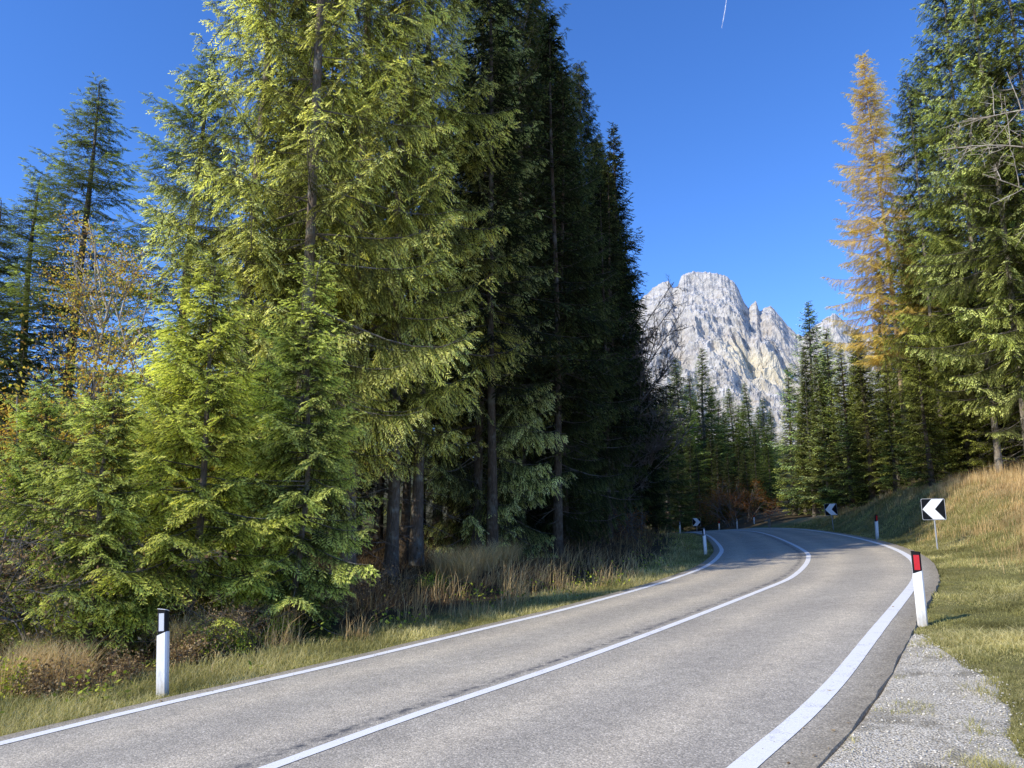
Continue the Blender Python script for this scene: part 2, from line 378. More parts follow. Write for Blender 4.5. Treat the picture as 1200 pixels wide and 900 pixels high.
def build_road():
    # cross sections at every centreline point: nearest points on the two asphalt edges
    idx = np.arange(0, len(PC), 1)
    C = PC[idx]; T = np.gradient(C, axis=0); T /= np.linalg.norm(T, axis=1, keepdims=True); Nn = np.c_[T[:, 1], -T[:, 0]]
    def hit(E, sgn):
        out = []
        for c, t, nn in zip(C, T, Nn):
            d = E - c; along = d @ t; side = d @ nn
            ok = (side * sgn > 0) & (np.abs(along) < 4)
            k = np.where(ok)[0]
            if len(k) == 0: out.append(out[-1] if out else 3.2); continue
            o = k[np.argsort(np.abs(along[k]))[:2]]
            w = np.abs(along[o][::-1]) + 1e-6; out.append(float((np.abs(side[o]) * w).sum() / w.sum()))
        out = np.array(out); kk = np.hanning(9); kk /= kk.sum()
        return np.convolve(np.pad(out, 4, 'edge'), kk, 'valid')
    wl, wr = hit(EL, -1), hit(ER, 1)
    t = np.r_[np.linspace(-1, 0, 29), np.linspace(0, 1, 29)[1:]]
    off = np.where(t[None, :] < 0, t[None, :] * wl[:, None], t[None, :] * wr[:, None])
    X = C[:, None, 0] + off * Nn[:, None, 0]; Y = C[:, None, 1] + off * Nn[:, None, 1]
    jit = (fbm(X[:, [0, -1]] * 3, Y[:, [0, -1]] * 3, 4) - .5) * .07
    X[:, 0] -= Nn[:, 0] * jit[:, 0]; Y[:, 0] -= Nn[:, 1] * jit[:, 0]; X[:, -1] += Nn[:, 0] * jit[:, 1]; Y[:, -1] += Nn[:, 1] * jit[:, 1]
    Z = roadz(X, Y)
    tr = np.exp(-((off - 0.75) / .3) ** 2) + np.exp(-((off - 2.1) / .3) ** 2) + np.exp(-((off + .75) / .3) ** 2) + np.exp(-((off + 2.1) / .3) ** 2)
    dirt = np.maximum(smooth(.42, .0, wr[:, None] - off), smooth(.30, .0, off + wl[:, None]))
    seam = np.exp(-((off + .22) / .05) ** 2)
    # skirts
    def app(A, a, b): return np.concatenate([a[:, None], A, b[:, None]], 1)
    X2 = app(X, X[:, 0] - Nn[:, 0] * .05, X[:, -1] + Nn[:, 0] * .04); Y2 = app(Y, Y[:, 0] - Nn[:, 1] * .05, Y[:, -1] + Nn[:, 1] * .04)
    Z2 = app(Z, Z[:, 0] - .2, Z[:, -1] - .2)
    z0 = np.zeros(len(C)); tr = app(tr, z0, z0); dirt = app(dirt, z0 + 1, z0 + 1); seam = app(seam, z0, z0)
    nr, nc = X2.shape
    i = np.arange(nr * nc).reshape(nr, nc)
    F = np.stack([i[:-1, :-1], i[:-1, 1:], i[1:, 1:], i[1:, :-1]], -1).reshape(-1, 4)
    me = np_mesh('road', np.c_[X2.ravel(), Y2.ravel(), Z2.ravel()], F, np.c_[tr.ravel(), dirt.ravel(), seam.ravel()], False)
    tag(link('road', me, M_asphalt), kind='structure')
    # painted lines
    m, nt, out = new_mat('road_paint'); n = N(nt); p = n.pos()
    a = n.noise(p, 60, 5, .8); b = n.noise(p, 4, 5, .7)
    w = n.ramp(n.math('ADD', n.math('MULTIPLY', a, .7), n.math('MULTIPLY', b, .5)), [(.62, (0, 0, 0)), (.76, (.75, .75, .75))])
    c = n.mix(w, n.ramp(b, [(.3, (.78, .77, .74)), (.7, (.88, .86, .82))]), (.28, .27, .26))
    n.L(n.principled(c, .7, n.bump(a, .3, .003), .3), out.inputs[0])
    for P, hw in ((PL, .075), (PC, .066), (PR, .085)):
        o = [offset(P, d) for d in (-hw, -hw * .33, hw * .33, hw)]
        V = np.concatenate([np.c_[q, roadz(q[:, 0], q[:, 1]) + .005] for q in o]); n0 = len(P)
        for q in (0, 3):
            s = (fbm(P[:, 0] * 6 + q, P[:, 1] * 6, 3) - .5) * .02
            V[q * n0:(q + 1) * n0, :2] += s[:, None]
        F = np.concatenate([np.c_[np.arange(n0 - 1) + r * n0, np.arange(n0 - 1) + (r + 1) * n0, np.arange(1, n0) + (r + 1) * n0, np.arange(1, n0) + r * n0] for r in range(3)])
        tag(link('road_marking', np_mesh('road_marking', V, F, None, False), m), kind='structure')

def build_gravel():
    """gravel shoulder on the right, from behind the camera to about 9.5 m ahead"""
    k = np.where((PR[:, 1] > -6) & (PR[:, 1] < 9.9))[0]; P = ER[k]; T = np.gradient(P, axis=0); T /= np.linalg.norm(T, axis=1, keepdims=True); Nn = np.c_[T[:, 1], -T[:, 0]]
    w = np.interp(P[:, 1], [-6, 0, 3.5, 5.2, 6.3, 7.4, 8.2, 9.0, 9.9], [2.3, 1.8, 1.40, 1.12, 1.02, .88, .60, .32, .04])
    w = w * (1.04 + .5 * (fbm(P[:, 0] * 2.6, P[:, 1] * 2.6, 5, .65) - .5))
    t = np.linspace(-.04, 1, 40)
    X = P[:, None, 0] + Nn[:, None, 0] * w[:, None] * t; Y = P[:, None, 1] + Nn[:, None, 1] * w[:, None] * t
    Z = ground(X, Y) + .020 + .03 * (fbm(X * 3, Y * 3, 4) - .5) + .012 * (fbm(X * 22, Y * 22, 2) - .5)
    Z = np.where(t[None, :] > .93, Z - .05 * smooth(.93, 1, t)[None, :], Z)
    nr, nc = X.shape; i = np.arange(nr * nc).reshape(nr, nc)
    F = np.stack([i[:-1, :-1], i[:-1, 1:], i[1:, 1:], i[1:, :-1]], -1).reshape(-1, 4)
    m, nt, out = new_mat('gravel'); n = N(nt); p = n.pos()
    v = n.new('ShaderNodeTexVoronoi'); v.inputs['Scale'].default_value = 70; n.L(p, v.inputs['Vector'])
    cs = n.new('ShaderNodeSeparateColor'); n.L(v.outputs['Color'], cs.inputs[0])
    c = n.ramp(cs.outputs[0], [(0, (.58, .51, .38)), (.5, (.80, .715, .55)), (.85, (.90, .82, .66)), (1, (.96, .90, .76))])
    c = n.mix(1.0, c, n.ramp(v.outputs['Distance'], [(.3, (1, 1, 1)), (.8, (.4, .38, .35))]), 'MULTIPLY')
    c = n.mix(n.ramp(n.noise(p, 2.2, 6, .7), [(.50, (0, 0, 0)), (.64, (.7, .7, .7))]), c, (.22, .19, .13))
    n.L(n.principled(c, .9, n.bump(n.math('SUBTRACT', 1.0, v.outputs['Distance']), 1.0, .012), .2), out.inputs[0])
    tag(link('gravel_shoulder', np_mesh('gravel_shoulder', np.c_[X.ravel(), Y.ravel(), Z.ravel()], F, None, True), m), kind='structure')
    # loose stones
    rs = np.random.RandomState(3)
    ico = np.array([(0, 0, -1), (.72, -.53, -.45), (-.28, -.85, -.45), (-.89, 0, -.45), (-.28, .85, -.45), (.72, .53, -.45), (.28, -.85, .45), (-.72, -.53, .45), (-.72, .53, .45), (.28, .85, .45), (.89, 0, .45), (0, 0, 1)])
    f = np.array([(0, 1, 2), (1, 0, 5), (0, 2, 3), (0, 3, 4), (0, 4, 5), (1, 5, 10), (2, 1, 6), (3, 2, 7), (4, 3, 8), (5, 4, 9), (1, 10, 6), (2, 6, 7), (3, 7, 8), (4, 8, 9), (5, 9, 10), (6, 10, 11), (7, 6, 11), (8, 7, 11), (9, 8, 11), (10, 9, 11)])
    ns = 9000
    ki = rs.randint(0, len(P), ns); tt = rs.rand(ns) ** 1.0 * 1.05 - .02
    x = P[ki, 0] + Nn[ki, 0] * w[ki] * tt + rs.randn(ns) * .06; y = P[ki, 1] + Nn[ki, 1] * w[ki] * tt + rs.randn(ns) * .06
    keep = (sdist(x, y, ER) > .03) & (y > 1.5); x = x[keep]; y = y[keep]; ns = len(x)
    sz = .003 + .007 * rs.rand(ns) ** 3 + (rs.rand(ns) < .02) * .022 * rs.rand(ns) ** 2
    z = ground(x, y) + .026
    S = ico[None] * (sz[:, None] * (.6 + .7 * rs.rand(ns, 3)))[:, None, :] * (.8 + .4 * rs.rand(ns, 12, 1))
    a = rs.rand(ns) * 6.28; ca, sa = np.cos(a)[:, None], np.sin(a)[:, None]
    Vx = S[:, :, 0] * ca - S[:, :, 1] * sa; Vy = S[:, :, 0] * sa + S[:, :, 1] * ca
    V = np.stack([Vx + x[:, None], Vy + y[:, None], S[:, :, 2] * .7 + z[:, None]], -1).reshape(-1, 3)
    F = (f[None] + (np.arange(ns) * 12)[:, None, None]).reshape(-1, 3)
    m, nt, out = new_mat('pebble'); n = N(nt)
    at = n.new('ShaderNodeAttribute', attribute_name='tint')
    n.L(n.principled(n.ramp(at.outputs['Fac'], [(0, (.46, .41, .32)), (.6, (.60, .55, .44)), (1, (.80, .74, .62))]), .85, None, .2), out.inputs[0])
    tag(link('gravel', np_mesh('gravel', V, F, np.repeat(rs.rand(ns), 12)), m), 'loose pale grey gravel beside the asphalt edge at lower right', 'gravel', kind='stuff')

build_ground(); build_road(); build_gravel()

# ------------------------------------------------------------------ grass and herbs
def blades(x, y, z, h, w, lean, tint, seg, rs, wind=(.5, .2)):
    n = len(x); a = rs.rand(n) * 6.283
    side = np.c_[np.cos(a), np.sin(a), np.zeros(n)]
    la = rs.rand(n) * 6.283; ld = np.c_[np.cos(la) + wind[0], np.sin(la) + wind[1], np.zeros(n)] * (lean * h)[:, None]
    B = np.c_[x, y, z]; up = np.c_[np.zeros(n), np.zeros(n), h]
    if seg == 1:
        V = np.stack([B - side * w[:, None] / 2, B + side * w[:, None] / 2, B + up + ld], 1)
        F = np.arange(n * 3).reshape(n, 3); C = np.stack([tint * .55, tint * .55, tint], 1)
    else:
        mid = B + up * .6 + ld * .35
        V = np.stack([B - side * w[:, None] / 2, B + side * w[:, None] / 2, mid + side * w[:, None] * .4, mid - side * w[:, None] * .4, B + up * .95 + ld * 1.1], 1)
        i = (np.arange(n) * 5)[:, None]
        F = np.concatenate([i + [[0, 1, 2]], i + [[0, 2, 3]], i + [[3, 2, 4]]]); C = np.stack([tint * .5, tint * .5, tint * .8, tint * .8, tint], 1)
    return V.reshape(-1, 3), F, C.ravel()

def scatter(n, y0, y1, rs, x0=-.85, x1=.85, side=1.5):
    y = np.exp(rs.uniform(math.log(y0), math.log(y1), n)); x = rs.uniform(x0, x1, n) * y + rs.uniform(-side, side, n)
    return x, y
def grass_obj(name, label, cat, mat, parts):
    mb = MB()
    for p in parts: mb.add(*p)
    o = link(name, mb.mesh(name), mat); tag(o, label, cat, kind='stuff'); return o

def gravel_edge(y): return np.interp(y, [-6, 0, 3.5, 5.2, 6.3, 7.4, 8.2, 9.0, 9.9], [2.3, 1.8, 1.40, 1.12, 1.02, .88, .60, .32, .04])
def build_grass():
    rs = np.random.RandomState(11)
    # right side meadow, short green-yellow
    x, y = scatter(900000, 3.2, 60, rs, 0, .85)
    z, dl, dr = ground(x, y, True)
    edge = np.where(y < 9.9, gravel_edge(y) * .93, 0) + .0
    rag = (fbm(x * 4, y * 4, 3) - .56) * .55
    dens = np.clip(.35 + 1.6 * fbm(x * 1.1, y * 1.1, 4) - .3, .25, 1)
    inside = (dr > edge + (rag - .30 * rs.rand(len(x)) ** 2.5) * np.where(y < 9.5, 1, .25)) & (dr > .01)
    sprout = (dr > .04) & (y < 9.5) & (fbm(x * 2.2 + 9, y * 2.2, 3) > .57) & (rs.rand(len(x)) < .3)
    k = (inside & (rs.rand(len(x)) < dens) | sprout) & (dr < 11)
    x, y, z, dr = x[k], y[k], z[k], dr[k]
    dry = smooth(1.6, 4.2, dr + 2.4 * (fbm(x * .6, y * .6, 3) - .5) + .6 * rs.randn(len(x))) * smooth(12, 19, y)
    isdry = rs.rand(len(x)) < dry * .85
    patch = fbm(x * .8 + 3, y * .8, 4)
    h = (.022 + .045 * rs.rand(len(x)) ** 1.5) * (.6 + .9 * patch) * np.where(dr < .5, .7, 1) * (1 + .6 * smooth(1, 3, dr)) * (.6 + 1.5 * smooth(.45, .75, fbm(x * 3.1, y * 3.1, 3)))
    w = np.maximum(.0038, y * .00075)
    tint = np.clip(.22 + 1.3 * (patch - .42) + .6 * rs.rand(len(x)) ** 1.5, .05, 1)
    g = ~isdry; near = y < 14
    ps = []
    for sel, sg in ((g & near, 2), (g & ~near, 1)):
        ps.append(blades(x[sel], y[sel], z[sel] - .01, h[sel] * np.where(y[sel] > 20, 1.5, 1), w[sel], 1.1 * rs.rand(sel.sum()) + .15, tint[sel], sg, rs, (0, 0)))
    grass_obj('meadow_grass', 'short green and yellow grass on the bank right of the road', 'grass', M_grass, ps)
    d = isdry
    hd = (.12 + .34 * rs.rand(d.sum())) * (.6 + .6 * smooth(3, 6, dr[d])) * (.55 + 1.2 * smooth(.4, .7, fbm(x[d] * 1.9, y[d] * 1.9, 3))); wd = np.maximum(.004, y[d] * .0006)
    grass_obj('dry_grass', 'tall straw-coloured dry grass along the top of the right bank', 'grass', M_straw,
              [blades(x[d], y[d], z[d] - .01, hd, wd, .25 * rs.rand(d.sum()) + .05, np.clip(.25 + .75 * rs.rand(d.sum()), 0, 1), 1, rs)])
    # left verge
    x, y = scatter(520000, 5, 60, rs, -.85, .35)
    z, dl, dr = ground(x, y, True)
    wv = 1.35 + 1.2 * (fbm(x * .8, y * .8, 3) - .5)
    k = (dl > .0 + .1 * (fbm(x * 5, y * 5, 2) - .3)) & (dl < wv + .5) & (rs.rand(len(x)) < np.clip(1.3 - dl / (wv + .5), .1, 1))
    x, y, z, dl = x[k], y[k], z[k], dl[k]
    patch = fbm(x * 1.3 + 30, y * 1.3, 4)
    h = (.035 + .085 * rs.rand(len(x)) ** 1.3) * (.5 + patch) * (.6 + .8 * smooth(0, .9, dl))
    w = np.maximum(.004, y * .00065); tint = np.clip(.36 + 1.3 * (patch - .40) + .6 * rs.rand(len(x)) ** 1.4, .03, 1)
    near = y < 13
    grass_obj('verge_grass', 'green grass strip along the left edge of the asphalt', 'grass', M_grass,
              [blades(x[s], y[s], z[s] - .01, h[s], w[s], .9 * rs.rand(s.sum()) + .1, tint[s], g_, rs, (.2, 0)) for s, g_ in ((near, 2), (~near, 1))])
    # dead tall stalks behind the left verge
    x, y = scatter(150000, 6, 60, rs, -.85, .35)
    z, dl, dr = ground(x, y, True)
    cl = fbm(x * 1.7 + 70, y * 1.7, 3)
    k = (dl > .95) & (dl < 4.5) & (rs.rand(len(x)) < smooth(.45, .66, cl) * np.clip(1.5 - dl / 4, .2, 1) * (.25 + .75 * (y < 26)))
    x, y, z, dl, cl = x[k], y[k], z[k], dl[k], cl[k]
    h = (.12 + .42 * rs.rand(len(x)) ** 1.2) * (.6 + 1.1 * smooth(.5, .75, cl)) * (.5 + .5 * smooth(.9, 1.8, dl)); w = np.maximum(.004, y * .00055)
    grass_obj('dead_stalks', 'tangled dead brown and straw stalks behind the left verge', 'weeds', M_straw,
              [blades(x, y, z - .02, h, w, .7 * rs.rand(len(x)) ** 1.5 + .05, np.clip(.15 + .85 * rs.rand(len(x)), 0, 1), 2, rs)])
    # low leafy herbs
    x, y = scatter(60000, 6, 45, rs, -.85, .3)
    z, dl, dr = ground(x, y, True)
    cl = fbm(x * 1.1 + 7, y * 1.1 + 40, 3)
    k = (dl > .55) & (dl < 3.2) & (rs.rand(len(x)) < smooth(.50, .68, cl))
    x, y, z = x[k], y[k], z[k]; n = len(x)
    s = .035 + .06 * rs.rand(n); a = rs.rand(n) * 6.283; el = rs.uniform(-.2, 1.0, n)
    d = np.c_[np.cos(a) * np.cos(el), np.sin(a) * np.cos(el), np.sin(el)]; sd = np.c_[-np.sin(a), np.cos(a), .3 * rs.randn(n)]
    B = np.c_[x, y, z + .02 + .28 * rs.rand(n) ** 1.4]
    V = np.stack([B, B + d * (s * .5)[:, None] + sd * (s * .35)[:, None], B + d * s[:, None], B + d * (s * .5)[:, None] - sd * (s * .35)[:, None]], 1).reshape(-1, 3)
    F = (np.arange(n) * 4)[:, None] + [[0, 1, 2, 3]]
    t = np.clip(rs.rand(n), 0, 1)
    grass_obj('low_herbs', 'yellow-green leafy weeds low on the left roadside', 'weeds', M_herb, [(V, F, np.repeat(t, 4))])
    # forest floor litter and scrub
    x, y = scatter(90000, 9, 75, rs, -.8, .35)
    z, dl, dr = ground(x, y, True)
    k = (dl > 2.6) & (dl < 22); x, y, z = x[k], y[k], z[k]; n = len(x)
    grass_obj('forest_scrub', 'low brown scrub and twigs on the shaded forest floor', 'undergrowth', M_brownleaf,
              [blades(x, y, z - .02, .08 + .5 * rs.rand(n) ** 2.5, np.maximum(.006, y * .0007), .9 * rs.rand(n), rs.rand(n), 2, rs)])
build_grass()
def build_litter():
    rs = np.random.RandomState(41); n = 2600
    E = np.where(rs.rand(n) < .6, 0, 1); k = rs.randint(0, min(len(EL), len(ER)), n)
    P = np.where(E[:, None] == 0, EL[k], ER[k]); inward = np.abs(rs.randn(n)) * .28 * (1 + 5 * (rs.rand(n) < .08))
    T = np.gradient(PC, axis=0); T /= np.linalg.norm(T, axis=1, keepdims=True); Nn = np.c_[T[:, 1], -T[:, 0]][np.minimum(k, len(T) - 1)]
    x = P[:, 0] + Nn[:, 0] * np.where(E == 0, inward, -inward); y = P[:, 1] + Nn[:, 1] * np.where(E == 0, inward, -inward)
    keep = (sdist(x, y, EL) > .01) & (sdist(x, y, ER) < -.01) & (y > 2) & (y < 60); x, y = x[keep], y[keep]; n = len(x)
    a = rs.rand(n) * 6.283; L = .018 + .03 * rs.rand(n); w_ = L * rs.uniform(.12, .6, n); z = roadz(x, y) + .0075
    d = np.c_[np.cos(a), np.sin(a), .1 * rs.randn(n)]; sd_ = np.c_[-np.sin(a), np.cos(a), .25 * np.abs(rs.randn(n))]
    B = np.c_[x, y, z]
    V = np.stack([B, B + d * (L * .5)[:, None] + sd_ * (w_ * .5)[:, None], B + d * L[:, None], B + d * (L * .5)[:, None] - sd_ * (w_ * .5)[:, None] * [1, 1, 0]], 1).reshape(-1, 3)
    grass_obj('fallen_leaves', 'scattered small brown leaves and twigs along the asphalt edges', 'leaves', M_brownleaf, [(V, (np.arange(n) * 4)[:, None] + [[0, 1, 2, 3]], np.repeat(rs.rand(n) * .8, 4))])
build_litter()

# ------------------------------------------------------------------ conifers
def shoot_kites(P, D, U, ls, ws, tb, tt, rs):
    """flat kite shoots, 2 tris each"""
    S = np.cross(D, U); S /= np.linalg.norm(S, axis=1, keepdims=True) + 1e-9
    n = len(P)
    V = np.stack([P, P + D * (ls * .45)[:, None] + S * (ws / 2)[:, None], P + D * ls[:, None], P + D * (ls * .45)[:, None] - S * (ws / 2)[:, None]], 1).reshape(-1, 3)
    i = (np.arange(n) * 4)[:, None]; F = np.concatenate([i + [[0, 1, 2]], i + [[0, 2, 3]]])
    C = np.stack([tb, (tb + tt) / 2, tt, (tb + tt) / 2], 1).ravel()
    return V, F, C
def shoot_needles(P, D, U, ls, ws, tb, tt, rs, k=6):
    """shoots as a little spine with pairs of needles"""
    S = np.cross(D, U); S /= np.linalg.norm(S, axis=1, keepdims=True) + 1e-9
    n = len(P); Vs = []; Fs = []; Cs = []; base = 0
    for j in range(k):
        f = (j + .3) / k
        for sg in (-1, 1):
            o = P + D * (ls * f)[:, None]
            nl = (ws * .75 * (1 - .35 * f)); r = rs.uniform(-.5, .5, n)[:, None]
            nd = S * sg * .8 + D * .65 + U * (.25 + r); nd /= np.linalg.norm(nd, axis=1, keepdims=True)
            hw = (ls / k * .42)[:, None]
            V = np.stack([o - D * hw, o + D * hw, o + nd * nl[:, None]], 1)
            Vs.append(V.reshape(-1, 3)); Fs.append(np.arange(n * 3).reshape(n, 3) + base); base += n * 3
            t = tb + (tt - tb) * f; Cs.append(np.stack([t * .8, t * .8, t], 1).ravel())
    o = P + D * ls[:, None]; V = np.stack([P + D * (ls * .8)[:, None] - S * (ws * .12)[:, None], P + D * (ls * .8)[:, None] + S * (ws * .12)[:, None], o + D * (ws * .4)[:, None]], 1)
    Vs.append(V.reshape(-1, 3)); Fs.append(np.arange(n * 3).reshape(n, 3) + base); Cs.append(np.repeat(tt, 3))
    return np.concatenate(Vs), np.concatenate(Fs), np.concatenate(Cs)

HT = {}
def make_sprays(lod, rs, droop, width=1.0):
    """lateral twig templates along +x, normal +z; returns {len: [(V,F,C)...]}"""
    out = {}
    for Ln in (.22, .42, .75, 1.1):
        lst = []
        for v in range(3):
            gap = {0: .030, 1: .022, 2: .075}[lod]
            q = np.arange(.03, Ln, gap); n = len(q)
            sg = np.where(np.arange(n) % 2, 1., -1.)
            sl = np.minimum({0: .085, 1: .115, 2: .22}[lod], .06 + (Ln - q) * .45) * rs.uniform(.7, 1.2, n)
            dz = -droop * (q / Ln) ** 1.6 * Ln * .45
            P = np.c_[q, rs.uniform(-.01, .01, n), dz]
            a = R(48) + rs.uniform(-.25, .25, n)
            D = np.c_[np.cos(a), sg * np.sin(a), -droop * .55 + rs.uniform(-.25, .25, n)]; D /= np.linalg.norm(D, axis=1, keepdims=True)
            U = np.c_[rs.uniform(-.8, .8, n), rs.uniform(-1.1, 1.1, n), np.ones(n)]
            # end shoot
            P = np.r_[P, [[Ln * .9, 0, -droop * Ln * .42]]]; D = np.r_[D, [[1, 0, -droop * .5]]]; D[-1] /= np.linalg.norm(D[-1]); U = np.r_[U, [[0, 0, 1.]]]; sl = np.r_[sl, sl.mean()]; q = np.r_[q, Ln]
            w = {0: .032, 1: .022, 2: .055}[lod] * width * np.ones(len(P))
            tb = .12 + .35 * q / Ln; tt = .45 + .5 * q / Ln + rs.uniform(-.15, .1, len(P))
            fn = shoot_needles if lod == 0 else shoot_kites
            V, F, C = fn(P, D, U, sl, w, tb, tt, rs)
            # spine strip
            sx = np.linspace(0, Ln, 4); sz = -droop * (sx / Ln) ** 1.6 * Ln * .45; hw = .006 if lod < 2 else .02
            SV = np.concatenate([np.c_[sx, np.full(4, -hw), sz], np.c_[sx, np.full(4, hw), sz]]); SF = np.array([(i, i + 1, i + 5, i + 4) for i in range(3)])
            SF = np.concatenate([SF[:, [0, 1, 2]], SF[:, [0, 2, 3]]])
            lst.append((np.concatenate([V, SV]), np.concatenate([F, SF + len(V)]), np.concatenate([C, np.full(8, .12)])))
        out[Ln] = lst
    return out

def conifer(name, seed, H, base, Rm, lod, gap=.4, per=5, droop=.6, elev=(25, -12), up=.22, shape=.85, dead=0, trunk_r=None, lat=.12, width=1.0, gaps=.0, bottom=.15, spread=1.0, tipgain=0., dead_len=1.3, comb=.3):
    rs = np.random.RandomState(seed)
    sp = make_sprays(lod, rs, droop, width); lens = np.array(sorted(sp))
    tr = trunk_r or H * .0085 + .03
    bend = (rs.uniform(-.012, .012, 2) * H)
    def axis(z): s = np.asarray(z) / H; return np.stack([bend[0] * s * s + .05 * np.sin(s * 9 + seed), bend[1] * s * s + .05 * np.cos(s * 7 + seed), np.asarray(z) * np.ones_like(s)], -1)
    # trunk
    K = 22 if lod < 2 else 9
    zz = np.linspace(-.25, H, K); rad = tr * np.clip((1 - zz / H), 0, 1) ** .8 + .008; rad[0] *= 1.5; rad[1] *= 1.12
    TV, TF = tubes(axis(zz)[None], rad[None], 12 if lod < 2 else 7)
    if lod < 2: TV[:, :2] += (fbm(TV[:, 0] * 9 + TV[:, 2] * 2, TV[:, 1] * 9, 2)[:, None] - .5) * tr * .25
    limbs = []; place = {}
    z = base; side_amp = rs.uniform(.66, 1.25, 8)
    bl = []
    while z < H - .12:
        q = (z - base) / (H - base)
        L0 = Rm * (1 - q) ** shape * (bottom + (1 - bottom) * smooth(0, .12, q)) + .10
        k = max(3, int(round(per + rs.uniform(-1, 1)))) if L0 > .35 else 4
        ph = rs.rand() * 6.283
        for j in range(k):
            if rs.rand() < gaps: continue
            az = ph + j * 6.283 / k + rs.uniform(-.35, .35)
            L = L0 * rs.uniform(.55, 1.25) * side_amp[int(az / 6.283 * 8) % 8]
            bl.append((z + rs.uniform(-.5, .5) * gap, az, L, q))
        z += gap * (1 - .45 * q) * rs.uniform(.8, 1.2)
    KP = 7; t = np.linspace(0, 1, KP)
    LP = []; LR = []
    acc = {(l, v): [] for l in lens for v in range(3)}
    for z0, az, L, q in bl:
        e = R(elev[1] + (elev[0] - elev[1]) * q ** 1.3 + rs.uniform(-9, 9))
        sag = (.30 * (1 - q) + .05) * rs.uniform(.5, 1.3); u2 = up * rs.uniform(.5, 1.4)
        rr = L * t * math.cos(e); zz = z0 + L * (t * math.sin(e) - sag * t ** 2 * .9 + (sag * .6 + u2) * t ** 3.2 * .8)
        wob = rs.uniform(-.12, .12) * L * t ** 2
        a0 = axis(max(z0, 0))
        P = np.stack([a0[0] + rr * math.cos(az) - wob * math.sin(az), a0[1] + rr * math.sin(az) + wob * math.cos(az), zz], 1)
        LP.append(P); LR.append((.004 + L * .0065) * (1 - t * .85))
        # laterals
        s0 = .18 if L > .8 else .02
        m = max(2, int(L * (1 - s0) / lat)); f = s0 + (1 - s0) * (np.arange(m) + rs.rand(m) * .6) / m
        f = np.clip(f, 0, 1)
        if L > 1.2: # bare inside
            f = f[rs.rand(len(f)) < smooth(.1, .6, f) + .22]
        f = np.r_[f, .97]; m = len(f)
        pos = np.stack([np.interp(f, t, P[:, i]) for i in range(3)], 1)
        dP = np.gradient(P, axis=0); dirv = np.stack([np.interp(f, t, dP[:, i]) for i in range(3)], 1); dirv /= np.linalg.norm(dirv, axis=1, keepdims=True)
        sidev = np.cross(dirv, [0, 0, 1.]); sidev /= np.linalg.norm(sidev, axis=1, keepdims=True) + 1e-9
        for sg in (-1, 1):
            ang = R(56) + rs.uniform(-.3, .3, m); ang[-1] = .12
            ll = (.16 + .46 * L * (1 - f) ** .8 * spread) * rs.uniform(.6, 1.25, m); ll = np.minimum(ll, 1.1)
            D = dirv * np.cos(ang)[:, None] + sidev * (sg * np.sin(ang))[:, None]
            D[:, 2] -= comb * rs.uniform(.3, 1.3, m); D /= np.linalg.norm(D, axis=1, keepdims=True)
            U = np.c_[rs.uniform(-.7, .7, (m, 2)), np.ones(m)]; Sd = np.cross(U, D); Sd /= np.linalg.norm(Sd, axis=1, keepdims=True); U = np.cross(D, Sd)
            li = np.abs(lens[None] - ll[:, None]).argmin(1); vi = rs.randint(0, 3, m)
            tip = np.clip(.12 + .92 * f + rs.uniform(-.30, .18) + tipgain, 0, 1.25)  # inner shoots dimmed: crown shade put into the tint
            for i in range(m):
                acc[(lens[li[i]], vi[i])].append(np.concatenate([pos[i], D[i], Sd[i], U[i], [ll[i] / lens[li[i]], tip[i]]]))
    crown = MB()
    for (l, v), lst in acc.items():
        if not lst: continue
        A = np.array(lst); V, F, C = sp[l][v]
        Mx = np.stack([A[:, 3:6], A[:, 6:9], A[:, 9:12]], 1) * A[:, 12][:, None, None]
        W = np.einsum('vi,nij->nvj', V, Mx) + A[:, None, 0:3]
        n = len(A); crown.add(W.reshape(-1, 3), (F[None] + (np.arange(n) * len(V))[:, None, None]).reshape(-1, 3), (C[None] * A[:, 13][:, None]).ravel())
    LP = np.array(LP); LR = np.array(LR)
    limbs.append(tubes(LP, LR, 4 if lod < 2 else 3))
    out = {'crown': crown.mesh(name + '_crown')}; HT[out['crown'].name] = H
    if dead:
        DP = []; DR = []
        for i in range(dead):
            z0 = rs.uniform(.8, base + 2.5); az = rs.rand() * 6.283; L = dead_len * rs.uniform(.3, 1.2)
            e = R(rs.uniform(-25, 10)); tt = np.linspace(0, 1, 4)
            a0 = axis(z0); P = np.stack([a0[0] + L * tt * math.cos(az), a0[1] + L * tt * math.sin(az), z0 + L * tt * math.sin(e) - .15 * L * tt ** 2], 1); DP.append(P); DR.append(np.linspace(.011, .003, 4))
            for j in range(4):
                p = P[1] + (P[3] - P[1]) * rs.rand(); a2 = az + rs.choice([-1, 1]) * rs.uniform(.5, 1.1); l2 = L * rs.uniform(.2, .45)
                DP.append(p + np.stack([l2 * tt * math.cos(a2), l2 * tt * math.sin(a2), -.3 * l2 * tt], 1)); DR.append(np.linspace(.006, .002, 4))
        limbs.append(tubes(np.array(DP), np.array(DR) * (1 if lod < 2 else 1.4), 3))
    out['trunk'] = wood_mesh(name + '_trunk', [(TV, TF)], limbs)
    return out

